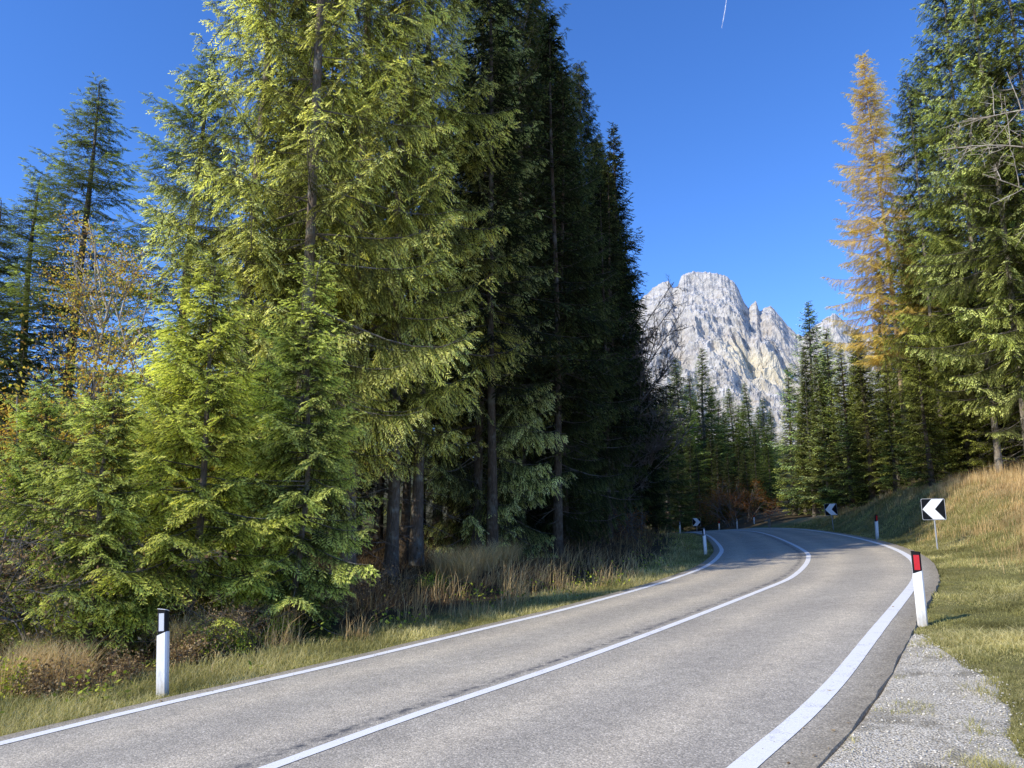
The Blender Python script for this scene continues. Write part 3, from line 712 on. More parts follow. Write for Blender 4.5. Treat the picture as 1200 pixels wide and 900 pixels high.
def plant(proto, name, label, cat, x, y, rz=0, s=1.0, group=None, crown_mat=None, bark=M_bark, tint=(1, 1, 1), btint=(1, 1, 1), sink=.05, sz=None, twig=None, tilt=(0, 0), z=None):
    t = thing(name, label, cat, (x, y, (gz(x, y) if z is None else z) - sink), rz, group, tilt)
    t.scale = (s, s, sz or s)
    for part, me in proto.items():
        woody = part in ('trunk', 'stems')
        mats = (bark, twig or M_twig) if woody else (crown_mat,)
        if not me.materials:
            for q in mats: me.materials.append(q)
        o = link(part, me, None, t); o.color = (*(btint if woody else tint), 1)
        for q, sl in zip(mats, o.material_slots):
            if sl.material is not q: sl.link = 'OBJECT'; sl.material = q
    return t

# ------------------------------------------------------------------ broadleaf trees and shrubs
def grow(rs, p, d, L, r, depth, spec, out, leaves):
    K = 5; pts = [p]; cur = p; dd = d / np.linalg.norm(d)
    for i in range(K - 1):
        dd = dd + rs.normal(0, spec['wig'], 3) + np.array([0, 0, spec['lift']]); dd /= np.linalg.norm(dd)
        cur = cur + dd * L / (K - 1); pts.append(cur)
    pts = np.array(pts); r1 = r * spec['taper']
    out.append((pts, np.linspace(r, r1, K)))
    if depth == 0:
        leaves.append(pts[rs.randint(1, K)]); leaves.append(pts[-1]); return
    n = spec['n'][len(spec['n']) - depth] if isinstance(spec['n'], list) else spec['n']
    for i in range(n):
        f = rs.uniform(spec.get('start', .25), 1) ; k = min(int(f * (K - 1)), K - 2); q = pts[k] + (pts[k + 1] - pts[k]) * (f * (K - 1) - k)
        a = rs.normal(0, 1, 3); t = pts[k + 1] - pts[k]; t /= np.linalg.norm(t); a -= t * a.dot(t); a /= np.linalg.norm(a)
        ang = R(rs.uniform(*spec['ang'])); nd = t * math.cos(ang) + a * math.sin(ang)
        grow(rs, q, nd, L * rs.uniform(*spec['len']) * (1.15 - .5 * f), r1 + (r - r1) * (1 - f) * .6 if depth > 3 else r * .55, depth - 1, spec, out, leaves)
def broadleaf(name, seed, starts, spec, depth, leafsize=0, leafn=0, sides=5, minr=.0022, leaf_spread=.12):
    rs = np.random.RandomState(seed); out = []; lv = []
    for p, d, L, r in starts: grow(rs, np.array(p, float), np.array(d, float), L, r, depth, spec, out, lv)
    big = [o for o in out if o[1][0] > .014]; small = [o for o in out if o[1][0] <= .014]
    B_ = [tubes(np.array([b[0] for b in big]), np.array([b[1] for b in big]), sides + 2)] if big else []
    S_ = [tubes(np.array([b[0] for b in small]), np.maximum(np.array([b[1] for b in small]), minr), 3)] if small else []
    res = {'stems' if len(starts) > 2 else 'trunk': wood_mesh(name + '_stems', B_, S_)}
    if leafn:
        lv = np.array(lv); n = leafn; k = rs.randint(0, len(lv), n)
        B = lv[k] + rs.normal(0, leaf_spread, (n, 3)); s = leafsize * rs.uniform(.6, 1.3, n)
        d = rs.normal(0, 1, (n, 3)); d[:, 2] -= .4; d /= np.linalg.norm(d, axis=1, keepdims=True); u = rs.normal(0, 1, (n, 3)); sd = np.cross(d, u); sd /= np.linalg.norm(sd, axis=1, keepdims=True)
        fold = np.cross(sd, d) * (s * .15)[:, None]
        V = np.stack([B, B + d * (s * .5)[:, None] + sd * (s * .36)[:, None] + fold, B + d * s[:, None], B + d * (s * .5)[:, None] - sd * (s * .36)[:, None] + fold], 1).reshape(-1, 3)
        i = (np.arange(n) * 4)[:, None]; F = np.concatenate([i + [[0, 1, 2]], i + [[0, 2, 3]]])
        c = rs.rand(n); me = np_mesh(name + '_foliage', V, F, np.repeat(c, 4)); res['foliage'] = me
    return res

#TREES_BEGIN
# ------------------------------------------------------------------ the woods
def wood():
    # prototypes
    edge = [conifer('edge_spruce', 21 + i, H, b, Rm, 1, gap=.50, per=5, droop=.9, elev=(30, -18), up=.36, dead=60, comb=.6, gaps=.2, lat=.125, tipgain=.2, bottom=.6, shape=.55, trunk_r=tr)
            for i, (H, b, Rm, tr) in enumerate([(26, 2.4, 3.1, .145), (27.5, 3.6, 3.1, .16), (26, 3.9, 3.2, .145)])]
    low = [conifer('low_edge_spruce', 35 + i, H, b, Rm, 1, gap=.42, per=6, droop=.9, elev=(30, -18), up=.3, dead=20, comb=.8, gaps=.06, lat=.12, tipgain=.1, bottom=.75, shape=.62, trunk_r=.14) for i, (H, b, Rm) in enumerate([(25, 1.2, 3.3), (24, 1.0, 3.0)])]
    slim = [conifer('slim_spruce', 51 + i, H, b, Rm, 2, gap=.55, per=5, droop=.6, elev=(28, -14), dead=34, gaps=.12, lat=.24, bottom=.6, width=1.0, shape=.75, trunk_r=.125)
            for i, (H, b, Rm) in enumerate([(19, 4.2, 2.3), (21, 5.2, 2.5), (17, 3.5, 2.2)])]
    full = [conifer('full_spruce', 71 + i, H, b, Rm, 2, gap=.42, per=6, droop=.5, elev=(30, -12), dead=10, gaps=.05, lat=.16, bottom=.7, width=.8, shape=.85, trunk_r=.2)
            for i, (H, b, Rm) in enumerate([(22, 1.2, 2.9), (24, 2.0, 3.2), (20, 1.0, 2.5)])]
    ragged = [conifer('ragged_spruce', 91 + i, H, b, Rm, 1, gap=.5, per=6, droop=.6, elev=(24, -12), up=.3, dead=14, gaps=.18, lat=.13, bottom=.8, shape=.85, trunk_r=.17)
              for i, (H, b, Rm) in enumerate([(22, 2.0, 4.3), (17, 1.5, 3.9)])]
    right = [conifer('bank_spruce', 111 + i, H, b, Rm, 1, gap=.48, per=5, droop=.8, elev=(28, -14), up=.26, dead=40, gaps=.14, lat=.125, bottom=.7, shape=.62, trunk_r=.13, width=1.2, comb=.6)
             for i, (H, b, Rm) in enumerate([(25, 2.5, 3.1), (27, 3.5, 3.4)])]
    young = [conifer('young_spruce', 131 + i, H, b, Rm, 0, gap=.30, per=6, droop=.6, elev=(32, -10), up=.2, dead=0, gaps=.08, lat=.075, bottom=.85, shape=sh, trunk_r=tr, comb=.35, tipgain=.26)
             for i, (H, b, Rm, tr, sh) in enumerate([(5.0, .35, 1.75, .06, .7), (6.2, .3, 1.7, .065, .7), (6.6, .5, 1.5, .05, .85)])]
    larch = conifer('larch', 151, 27.5, 7.5, 3.5, 1, gap=.36, per=6, droop=.5, elev=(28, -6), up=.2, dead=26, gaps=.12, lat=.115, bottom=.5, shape=.72, trunk_r=.15, width=.8, comb=.5)

    GR = 'spruces on the right bank'
    def S(px, Y, protos, k, label, s=1.0, rz=None, **kw):
        x, y, z = spot(px, Y)
        wide = kw.pop('wide', 1.0); top = kw.pop('top', None); pr_ = protos[k] if isinstance(protos, list) else protos
        if top is not None:                      # height from the survey: elevation angle of the tip
            s = (CAMZ + math.tan(PITCH - math.atan((top - 450) / 901)) * Y - z) / HT[pr_['crown'].name]
            kw['sz'] = s; s = s * wide
        if pr_ in full and kw.get('group') == GR: kw['tint'] = tuple(1.7 * q for q in kw.get('tint', (1, 1, 1)))  # brighter tint stands in for sunlight these shaded trees miss
        return plant(protos[k] if isinstance(protos, list) else protos, kw.pop('name', 'spruce_tree'), label, kw.pop('cat', 'spruce'), x, y, rz if rz is not None else (px * 1.37 + Y * 7.1) % 6.283, s, z=z, **kw)
    G = 'tall spruces along the left roadside'
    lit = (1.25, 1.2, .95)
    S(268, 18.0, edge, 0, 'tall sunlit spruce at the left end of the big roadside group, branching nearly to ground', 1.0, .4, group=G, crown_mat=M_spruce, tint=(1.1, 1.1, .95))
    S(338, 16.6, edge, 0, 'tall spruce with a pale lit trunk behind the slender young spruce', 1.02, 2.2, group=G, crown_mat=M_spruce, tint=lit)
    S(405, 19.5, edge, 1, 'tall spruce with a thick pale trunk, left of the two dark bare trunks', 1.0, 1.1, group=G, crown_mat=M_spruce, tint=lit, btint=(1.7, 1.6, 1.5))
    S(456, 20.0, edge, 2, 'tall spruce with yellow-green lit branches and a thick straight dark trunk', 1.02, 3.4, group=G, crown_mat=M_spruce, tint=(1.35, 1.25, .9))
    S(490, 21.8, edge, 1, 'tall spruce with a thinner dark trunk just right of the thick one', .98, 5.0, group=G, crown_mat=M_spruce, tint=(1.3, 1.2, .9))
    S(561, 24.0, low, 1, 'tall spruce rising from the dry grass clump, its right side in deep shade', 1.0, .2, group=G, crown_mat=M_spruce)
    S(612, 27.5, low, 0, 'tall dark spruce whose top leaves the picture beside the sky', 1.0, 4.1, group=G, crown_mat=M_shadedspruce)
    S(652, 32.5, low, 1, 'tall shaded spruce outlined against the sky above the curve', .98, 2.7, group=G, crown_mat=M_shadedspruce)
    S(688, 38.0, low, 0, 'dark spruce behind the shaded roadside edge, left of the bare tree', 1.0, 1.3, group=G, crown_mat=M_shadedspruce)
    S(724, 48.0, low, 0, 'dark spruce behind the bare tree above the inside of the curve', .96, 1.1, group=G, crown_mat=M_shadedspruce)
    S(634, 31.5, low, 0, 'dark spruce filling the gap above the shaded dry weeds', 1.0, 5.4, group=G, crown_mat=M_shadedspruce)
    S(672, 36.0, low, 1, 'dark low-branched spruce between the two shaded tall ones', .98, .9, group=G, crown_mat=M_shadedspruce)
    S(708, 43.0, low, 1, 'dark low-branched spruce near the leafless tree', .97, 3.9, group=G, crown_mat=M_shadedspruce)
    S(722, 54.0, full, 2, 'dark spruce beyond the leafless tree inside the curve', top=262, wide=1.3, group=G, crown_mat=M_shadedspruce)
    S(588, 29.0, low, 1, 'dark spruce behind the dry grass clump', .9, 2.4, group=G, crown_mat=M_shadedspruce)
    # left background trees
    S(60, 34.0, ragged, 0, 'lone open-crowned spruce with pointed top against the sky at left', 1.0, 1.9, top=98, wide=1.55, crown_mat=M_shadedspruce, tint=(3.2, 3.2, 2.6))
    S(-2, 35.0, ragged, 1, 'shorter ragged spruce left of the lone pointed one', 1.0, .3, top=205, wide=1.5, crown_mat=M_shadedspruce, tint=(2.5, 2.5, 2.3))
    S(-55, 31.0, ragged, 1, 'ragged spruce cut by the left picture edge', 1.0, 2.3, top=235, wide=1.4, crown_mat=M_shadedspruce, tint=(2.5, 2.5, 2.3))
    S(188, 25.0, ragged, 0, 'grey-green spruce behind the left side of the big roadside group', .93, 4.2, top=60, wide=1.6, crown_mat=M_shadedspruce, tint=(3.2, 3.2, 2.3))
    # young bright spruces
    S(100, 11.4, young, 0, 'bushy bright green young spruce left of the nearest white post', 1.0, .5, top=436, name='young_spruce', crown_mat=M_fir)
    S(222, 12.6, young, 1, 'dense yellow-green young spruce behind the nearest white post', 1.0, 1.5, name='young_spruce', crown_mat=M_fir, tint=(1.1, 1.05, .85))
    S(346, 13.4, young, 2, 'slender young spruce with thin visible stem and open layered branches', 1.0, 2.9, name='young_spruce', crown_mat=M_fir)
    S(28, 12.6, young, 0, 'young spruce half hidden by brown vines at the left edge', .78, 3.6, name='young_spruce', crown_mat=M_fir, tint=(.85, .9, .9))
    S(292, 15.0, young, 1, 'darker young spruce filling the gap between the two bright ones', .78, 4.6, name='young_spruce', crown_mat=M_fir, tint=(.8, .85, .8))
    S(178, 14.6, young, 1, 'young spruce standing behind the two bright bushy ones', .8, 5.2, top=400, name='young_spruce', crown_mat=M_fir, tint=(.9, .95, .85))
    # interior of the left wood
    rs = np.random.RandomState(8); pts = []
    tries = 0
    while len(pts) < 105 and tries < 9000:
        tries += 1
        Y = rs.uniform(21, 75); px = rs.uniform(330, 745)
        x = (px - 600) / 901 * Y
        d = -sdist([x], [Y], EL)[0]
        if d < 4.2 or (Y > 38 and d > 11): continue
        if any((x - a) ** 2 + (Y - b) ** 2 < 2.1 ** 2 for a, b in pts): continue
        pts.append((x, Y))
    for i, (x, y) in enumerate(pts):
        front = (-sdist([x], [y], EL)[0] < 7.5 and y > 44) or -sdist([x], [y], EL)[0] > 17
        p = full[i % 3] if front else slim[i % 3]
        plant(p, 'spruce_tree', 'slender dark spruce standing deep in the shaded wood left of the road', 'spruce', x, y, rs.rand() * 6.28, rs.uniform(.85, 1.08), 'slender spruces inside the left wood', M_shadedspruce, M_palebark if i % 4 == 0 and y > 38 else M_bark, tint=(1, 1, 1), btint=(.6, .58, .54) if i % 4 else (1.0, 1.0, .9))  # low bark tint puts the wood's shade into the trunk colour
    # trees round the bend beyond the crest
    far = [(768, 72, 0, 440, (1, 1, 1)), (784, 84, 2, 452, (1.2, 1.3, 1)), (802, 100, 1, 420, (1.9, 2.1, 1.5)), (829, 104, 0, 408, (1.8, 2.0, 1.5)), (816, 122, 2, 440, (1.2, 1.2, 1)), (846, 112, 2, 470, (1.0, 1.1, 1)),
           (864, 118, 1, 454, (2.2, 2.4, 1.5)), (884, 116, 0, 448, (2.1, 2.3, 1.6)), (899, 108, 2, 466, (1.9, 2.1, 1.6)), (838, 128, 1, 452, (1.5, 1.5, 1.2)), (876, 134, 1, 470, (1.8, 1.8, 1.4)), (792, 130, 1, 450, (1.3, 1.3, 1)), (908, 126, 1, 478, (1.9, 2, 1.6)), (776, 112, 0, 460, (1, 1, 1)),
           (851, 104, 0, 505, (1.1, 1.1, 1)), (868, 100, 2, 515, (1, 1, 1)), (836, 98, 2, 505, (1, 1, 1)), (888, 99, 0, 500, (1.2, 1.3, 1)), (812, 94, 0, 510, (1, 1, 1)), (798, 88, 2, 495, (1, 1, 1)),
           (750, 64, 1, 395, (1, 1, 1)), (733, 58, 0, 330, (1, 1, 1)), (781, 98, 1, 470, (1, 1, 1)), (857, 92, 2, 530, (1, 1, 1)), (822, 90, 0, 525, (1, 1, 1)), (843, 94, 2, 520, (1, 1, 1)), (878, 94, 1, 525, (1, 1, 1)), (805, 110, 2, 478, (1.3, 1.4, 1)), (822, 112, 0, 466, (1.3, 1.4, 1)), (853, 116, 1, 482, (1.3, 1.4, 1)), (870, 122, 0, 474, (1.5, 1.6, 1.1)), (893, 120, 1, 476, (1.5, 1.6, 1.1)), (832, 116, 2, 490, (1.2, 1.2, 1)), (848, 108, 0, 500, (1.2, 1.2, 1)), (905, 104, 0, 500, (1.5, 1.7, 1.1))]
    for px, Y, k, tp, t in far:
        S(px, Y, full, k, 'spruce in the wood beyond the bend, below the pale mountain', top=tp, wide=1.6, group='spruces beyond the bend', crown_mat=M_shadedspruce, tint=tuple(1.8 * q for q in t))  # sunlight on the far crowns is painted in by raised tints
    # right bank
    GR = 'spruces on the right bank'
    rt = (.80, .84, .58)
    S(962, 78, full, 1, 'pointed dark green spruce left of the golden larch, tip above the mountain ridge', 1.0, 1.0, top=354, wide=1.45, group=GR, crown_mat=M_spruce, tint=(.75, .9, .9))
    S(932, 84, full, 2, 'spruce at the left end of the right-hand trees, over the crest', top=430, wide=1.45, group=GR, crown_mat=M_spruce, tint=rt)
    S(985, 70, full, 2, 'spruce just left of the larch in front of the small right ridge', top=385, wide=1.45, group=GR, crown_mat=M_spruce, tint=(1, 1.1, 1.1))
    S(1000, 58, full, 0, 'spruce standing in front of the lower larch branches', top=400, wide=1.4, group=GR, crown_mat=M_spruce, tint=rt)
    S(1024, 50, full, 2, 'spruce under the golden larch with drooping dead twigs', top=385, wide=1.45, group=GR, crown_mat=M_spruce, tint=rt)
    S(1069, 42.0, larch, 0, 'tall golden autumn larch rising above the spruces on the right', 1.0, 2.0, top=58, name='larch_tree', cat='larch', crown_mat=M_larch, tint=(1.1, 1.05, .9), btint=(1.4, 1.2, 1.0), bark=M_palebark)
    S(1112, 39, right, 0, 'spruce right of the larch with a visible pale lower trunk', .93, .9, group=GR, crown_mat=M_spruce, tint=rt, bark=M_palebark)
    S(1140, 46, right, 1, 'taller spruce behind the near chevron sign', 1.08, 2.9, group=GR, crown_mat=M_spruce, tint=rt, bark=M_palebark)
    S(1172, 34, right, 1, 'big spruce with pale bare lower trunk behind the grassy bank', .98, 4.4, group=GR, crown_mat=M_spruce, tint=rt, bark=M_palebark)
    S(1212, 30, right, 0, 'big spruce near the right picture edge with grey dead boughs', 1.08, 5.5, group=GR, crown_mat=M_spruce, tint=(1.15, 1.2, 1.05), bark=M_palebark)
    S(1262, 29, right, 1, 'spruce cut by the right picture edge', 1.0, .6, group=GR, crown_mat=M_spruce, tint=rt, bark=M_palebark)
    S(1092, 56, full, 0, 'spruce filling the gap between the larch and the spruce right of it', .95, group=GR, crown_mat=M_spruce, tint=(1, 1.1, 1))
    S(1050, 41, full, 0, 'small dark green spruce in front of the larch foot on the bank', top=415, wide=1.3, group=GR, crown_mat=M_spruce, tint=rt)
    S(1092, 36.5, full, 2, 'bushy green spruce between the larch and the pale trunks on the bank', top=372, wide=1.35, group=GR, crown_mat=M_spruce, tint=rt)
    S(1138, 38, full, 1, 'bushy green spruce behind the nearest chevron sign on top of the bank', top=330, wide=1.3, group=GR, crown_mat=M_spruce, tint=rt)
    S(1192, 36, full, 0, 'bushy green spruce low at the right edge behind the dry grass', top=300, wide=1.4, group=GR, crown_mat=M_spruce, tint=rt)
    pr = []; tries = 0
    while len(pr) < 62 and tries < 6000:
        tries += 1
        Y = rs.uniform(33, 84); px = rs.uniform(938, 1235)
        x = (px - 600) / 901 * Y; d = sdist([x], [Y], ER)[0]
        if d < 7.5 or (Y < 46 and px < 1010) : continue
        if any((x - a) ** 2 + (Y - b) ** 2 < 2.0 ** 2 for a, b in pr): continue
        pr.append((x, Y))
    for i, (x, y) in enumerate(pr):
        plant((full if i % 3 else slim)[i % 3], 'spruce_tree', 'slim pale-trunked spruce in the wood on top of the right bank', 'spruce', x, y, rs.rand() * 6.28, rs.uniform(.5, .62) * (1 if y < 60 else 1.2) if (x / y) < .50 else rs.uniform(.8, 1.0), 'slim spruces on the right bank', M_spruce, M_palebark, tint=rt, btint=(1.3, 1.25, 1.2))

    # ---- broadleaf
    bare = dict(wig=.07, lift=.035, taper=.5, n=[13, 8, 6, 5], ang=(25, 55), len=(.28, .5), start=.12)
    b1 = broadleaf('bare_tree', 5, [((0, 0, -.2), (.05, .02, 1), 12, .06), ((.2, .1, -.2), (.2, -.05, 1), 10, .05)], bare, 4, minr=.004)
    S(752, 43, b1, 0, 'leafless grey tree with fine twigs reaching over the mountain beside the dark spruces', 1.0, 1.0, name='bare_tree', cat='bare tree', bark=M_twig, twig=M_twig, btint=(1.2, 1.1, 1.1))
    S(742, 41, b1, 0, 'second leafless tree, left of and nearer than the one over the mountain', 1.02, 3.2, name='bare_tree', cat='bare tree', bark=M_twig, twig=M_twig)
    b2 = broadleaf('dead_tree', 9, [((0, 0, 0), (-.1, 0, 1), 12, .05)], dict(wig=.08, lift=-.005, taper=.5, n=[16, 9, 6], ang=(50, 80), len=(.3, .5), start=.3), 3, minr=.0035)
    S(1330, 24, b2, 0, 'leafless tree beyond the right picture edge with long pale boughs reaching left', 1.1, .3, name='dead_tree', cat='bare tree', bark=M_palebark, twig=M_palebark, btint=(1.5, 1.5, 1.45))
    birch = dict(wig=.10, lift=.04, taper=.5, n=[8, 5, 4], ang=(20, 50), len=(.3, .5), start=.25)
    b3 = broadleaf('birch', 12, [((0, 0, -.1), (.0, .05, 1), 7.5, .05)], birch, 3, .06, 2400, minr=.004, leaf_spread=.2)
    b4 = broadleaf('birch_lean', 14, [((0, 0, -.1), (-.5, .05, 1), 7.0, .035), ((.3, 0, -.1), (-.35, .1, 1), 6.5, .03)], birch, 3, .06, 2600, minr=.004, leaf_spread=.22)
    S(98, 15.5, b3, 0, 'thin pale-stemmed young tree with sparse yellow leaves in front of the lone spruce', .88, 0, name='young_birch', cat='birch', crown_mat=M_leaf, bark=M_palebark, btint=(1.6, 1.55, 1.4))
    S(235, 19, b4, 0, 'thin leaning bare-stemmed tree with pale yellow leaf tips left of the big spruces', 1.1, 0, name='leaning_birch', cat='birch', crown_mat=M_leaf, bark=M_palebark, btint=(1.5, 1.45, 1.4))
    shrub = dict(wig=.2, lift=.03, taper=.5, n=[5, 5, 4], ang=(20, 65), len=(.4, .7), start=.2)
    def stems(rs_, n, r, h, rad=.02): return [((rs_.uniform(-r, r), rs_.uniform(-r, r), -.1), (rs_.normal(0, .45), rs_.normal(0, .45), 1), h * rs_.uniform(.7, 1.1), rad) for _ in range(n)]
    r2 = np.random.RandomState(2)
    sy = broadleaf('yellow_shrub', 31, stems(r2, 9, .7, 2.4), shrub, 3, .034, 12000, minr=.0025, leaf_spread=.12)
    sb = broadleaf('brown_shrub', 32, stems(r2, 12, .8, 1.9, .016), dict(shrub, lift=-.06, wig=.3), 3, .055, 2600, minr=.0035, leaf_spread=.12)
    sg = broadleaf('low_shrub', 33, stems(r2, 8, .4, .6, .008), dict(shrub, n=[4, 4, 3]), 3, .05, 1500, minr=.0025, leaf_spread=.08)
    for px, Y, s, lab in ((70, 16.5, 2.3, 'yellow-leaved shrub behind the bushy young spruce at left'), (15, 17.0, 2.3, 'yellow-leaved shrub at far left, below the ragged spruces'), (140, 18, 2.2, 'orange-yellow shrub between the thin birch and the big spruces'), (195, 18.5, 1.7, 'yellow shrub below the leaning thin tree')):
        S(px, Y, sy, 0, lab, s, name='yellow_shrub', cat='shrub', crown_mat=M_leaf, bark=M_twig, group='yellow shrubs at left')
    for px, Y, s, lab in ((8, 11.0, 1.1, 'tangle of brown vines and withered leaves at the left picture edge'), (52, 13.5, 1.15, 'brown withered bush between the left picture edge and the bushy young spruce'), (-30, 13, 1.4, 'tall brown bush mostly outside the left picture edge'), (262, 11.6, .42, 'low brown bush right behind the nearest white post'), (420, 15.5, .5, 'low brown twiggy bush at the foot of the slender young spruce'),
                           (180, 16, 1.2, 'brown leafless bush filling the gap behind the young spruces')):
        S(px, Y, sb, 0, lab, s, name='brown_bush', cat='bush', crown_mat=M_brownleaf, bark=M_twig, group='withered brown bushes at left')
    for px, Y, s, m_, lab in ((228, 11.0, 1.0, M_brownleaf, 'small withered weed bush just right of the nearest white post'), (262, 11.4, 1.0, M_herb, 'small yellow-green bush on the verge below the dense young spruce'), (140, 9.9, .9, M_brownleaf, 'small withered bush left of the nearest white post'),
                              (60, 9.2, 1.0, M_brownleaf, 'small withered bush near the left end of the verge'), (395, 14.2, 1.0, M_brownleaf, 'brown weed bush below the lowest branches of the slender young spruce'), (505, 18.0, .8, M_herb, 'bright leafy low plant before the dry grass clump'), (330, 12.6, .9, M_herb, 'green weed bush below the slender young spruce'), (10, 9.4, 1.0, M_herb, 'green weed bush at the left picture edge')):
        S(px, Y, sg, 0, lab, s * .72, name='weed_bush', cat='bush', crown_mat=m_, bark=M_twig, group='small bushes on the left verge')
    S(732, 36, sb, 0, 'sunlit orange-brown bush on the mound in the dark wood edge', .85, name='russet_bush', cat='bush', crown_mat=M_redleaf, bark=M_twig)
    S(862, 84, sy, 0, 'russet bush glowing in front of the dark trees beyond the bend', 2.0, name='russet_bush', cat='bush', crown_mat=M_redleaf, bark=M_twig)
    # dry grass clumps along the left wood edge
    rs = np.random.RandomState(77)
    n = 520; mbs = MB(); a = rs.rand(n) * 6.283; r_ = .32 * np.sqrt(rs.rand(n))
    mbs.add(*blades(r_ * np.cos(a), r_ * np.sin(a), np.zeros(n), .35 + .75 * rs.rand(n), np.full(n, .009), .15 + .5 * rs.rand(n), .3 + .7 * rs.rand(n), 2, rs, (.3, 0)))
    tus = {'foliage': mbs.mesh('tussock')}
    for px, Y in ((520, 19.5), (536, 20.2), (553, 20.4), (570, 21.2), (588, 22), (545, 19.2), (602, 23.5), (20, 9.6), (52, 9.9), (35, 10.4), (243, 11.6), (372, 14.6), (88, 9.9), (205, 11.4)):
        S(px, Y, tus, 0, 'clump of tall dry straw grass at the foot of the left trees', (.85 if 500 < px < 590 else .62), name='dry_tussock', cat='grass clump', crown_mat=M_straw, group='dry grass clumps on the left')
wood()
#TREES_END

# ------------------------------------------------------------------ roadside posts and signs
def build_furniture():
    sec = [(-.062, -.03), (-.045, -.048), (.045, -.048), (.062, -.03), (.04, .055), (-.04, .055)]
    def post(label, x, y, rz, H=.92, ref=M_whiteref, tilt=(0, 0), group='white delineator posts along the road edges', z=None, spots=False):
        t = thing('delineator_post', label, 'delineator post', (x, y, (gz(x, y) if z is None else z)), rz, group, tilt)
        V, F = prism(sec, -.25, H - .25)
        # slanted lower rim of the black band
        V[6:, 2] += V[6:, 0] * .35; b = MB(); b.add(V, F); link('body', b.mesh('post_body', False, False), M_white, t)
        s2 = [(a * .90, c * .90) for a, c in sec]; V, F = prism(s2, H - .2495, H)
        V[:6, 2] += V[:6, 0] * .35; V[6:, 2] += -V[6:, 1] * .25 + V[6:, 0] * -.15; b = MB(); b.add(V, F); band = link('band', b.mesh('post_band', False, False), M_black, t)
        rw = .034 if ref is M_redref else .030; V, F = box(-rw, rw, -.0485, -.040, H - .222, H - .030); b = MB(); b.add(V, F); link('reflector', b.mesh('post_reflector', False, False), ref, t)
        s3 = [(a * .96, c * .96) for a, c in sec]; V, F = prism(s3, H + .001, H + .007); V[:, 2] += -V[:, 1] * .25 + V[:, 0] * -.15
        b = MB(); b.add(V, F); link('cap', b.mesh('post_cap', False, False), M_white if ref is M_whiteref else M_black, t)
        return t
    post('white delineator post with a pale reflector on black, nearest in the left verge', -3.87, 9.03, R(-6), .93, M_whiteref, (0, R(-4.5)))
    post('white delineator post with a red reflector standing in front of the right edge line', 5.34, 10.42, R(-20), .93, M_redref)
    post('white delineator post at the foot of the shaded hump on the right bank', 14.95, 32.1, R(10), 1.0, M_redref, (R(3), 0))
    x, y, z = 7.25, 29.5, 0; post('shaded delineator post inside the left curve where the edge line bulges', x, y, R(12), .95, M_whiteref, (0, R(-2)))
    post('small delineator post left of the road crest, beside the far chevron sign', *spot(797, 60)[:2], R(10), .95, M_whiteref)
    post('tiny delineator post with a pale reflector beyond the crest before the dark trees', *spot(864, 76)[:2], R(0), 1.0, M_whiteref)
    post('tiny delineator post beyond the crest, leftmost of the two red-topped ones', *spot(843, 80)[:2], 0, .95, M_redref)
    post('tiny delineator post beyond the crest, rightmost of the two red-topped ones', *spot(884, 78)[:2], 0, .9, M_redref)
    x, y, _ = spot(902, 62)
    g = tag(link('wooden_post', None), 'short grey wooden post right of the road crest', 'post'); g.location = (x, y, gz(x, y) - .1)
    b = MB(); V, F = prism([(-.09, -.08), (.09, -.08), (.1, 0), (.08, .09), (-.08, .09), (-.1, 0)], 0, .85); V[6:, 2] += V[6:, 0] * .2; b.add(V, F)
    link('post_body', b.mesh('wooden_post', False, False), M_palebark, g)
    V, F = box(-.42, .05, -.11, -.085, .62, .74); b = MB(); b.add(V, F); link('rail', b.mesh('post_rail', False, False), M_palebark, g)

    def chevron(label, x, y, rz, size, bottom, pole_h, flip=False, tilt=(0, 0), group='square chevron bend signs', z=None):
        t = thing('chevron_sign', label, 'road sign', (x, y, gz(x, y) if z is None else z), rz, group, tilt)
        h = size / 2; rc = size * .06
        poly = []
        for cx, cy, a0 in ((h - rc, h - rc, 0), (-h + rc, h - rc, 90), (-h + rc, -h + rc, 180), (h - rc, -h + rc, 270)):
            for k in range(4): a = R(a0 + k * 30); poly.append((cx + rc * math.cos(a), cy + rc * math.sin(a)))
        c = bottom + h
        def flat(poly, y0, y1, nm, mat, par):
            V, F = prism(poly, 0, 1); W = np.c_[V[:, 0], np.where(V[:, 2] > .5, y1, y0), V[:, 1] + c]
            b = MB(); b.add(W, F[:, ::-1]); return link(nm, b.mesh(nm, False, False), mat, par)
        plate = flat(poly, -.03, -.024, 'panel', M_steel, t)
        flat([(a * .955, b_ * .955) for a, b_ in poly], -.033, -.0302, 'black_field', M_signblack, plate)
        s = -1 if flip else 1
        P = [(-.05, .47), (.44, .47), (.06, 0), (.44, -.47), (-.05, -.47), (-.46, 0)]
        for half in ([P[0], P[1], P[2], P[5]], [P[5], P[2], P[3], P[4]]):
            pass
        V = []; 
        for yy in (-.036, -.0332):
            for a, b_ in P: V.append((s * a * size, yy, b_ * size + c))
        F = [(0, 5, 2), (0, 2, 1), (5, 4, 2), (4, 3, 2)]
        F = np.array([f if not flip else f[::-1] for f in F]); b = MB(); b.add(np.array(V[:6]), F); link('chevron_arrow', b.mesh('chevron_arrow', False, False), M_signwhite, plate)
        V, F = tubes(np.array([[(0, 0, -.3), (0, 0, pole_h * .5), (0, 0, pole_h)]], float), np.full((1, 3), .024), 10); b = MB(); b.add(V, F); link('pole', b.mesh('sign_pole', True, False), M_steel, t)
        for zz in (c - size * .28, c + size * .28):
            b = MB(); V, F = box(-.055, .055, -.0235, -.0200, zz - .02, zz + .02); b.add(V, F)
            link('bracket', b.mesh('sign_bracket', False, False), M_steel, t)
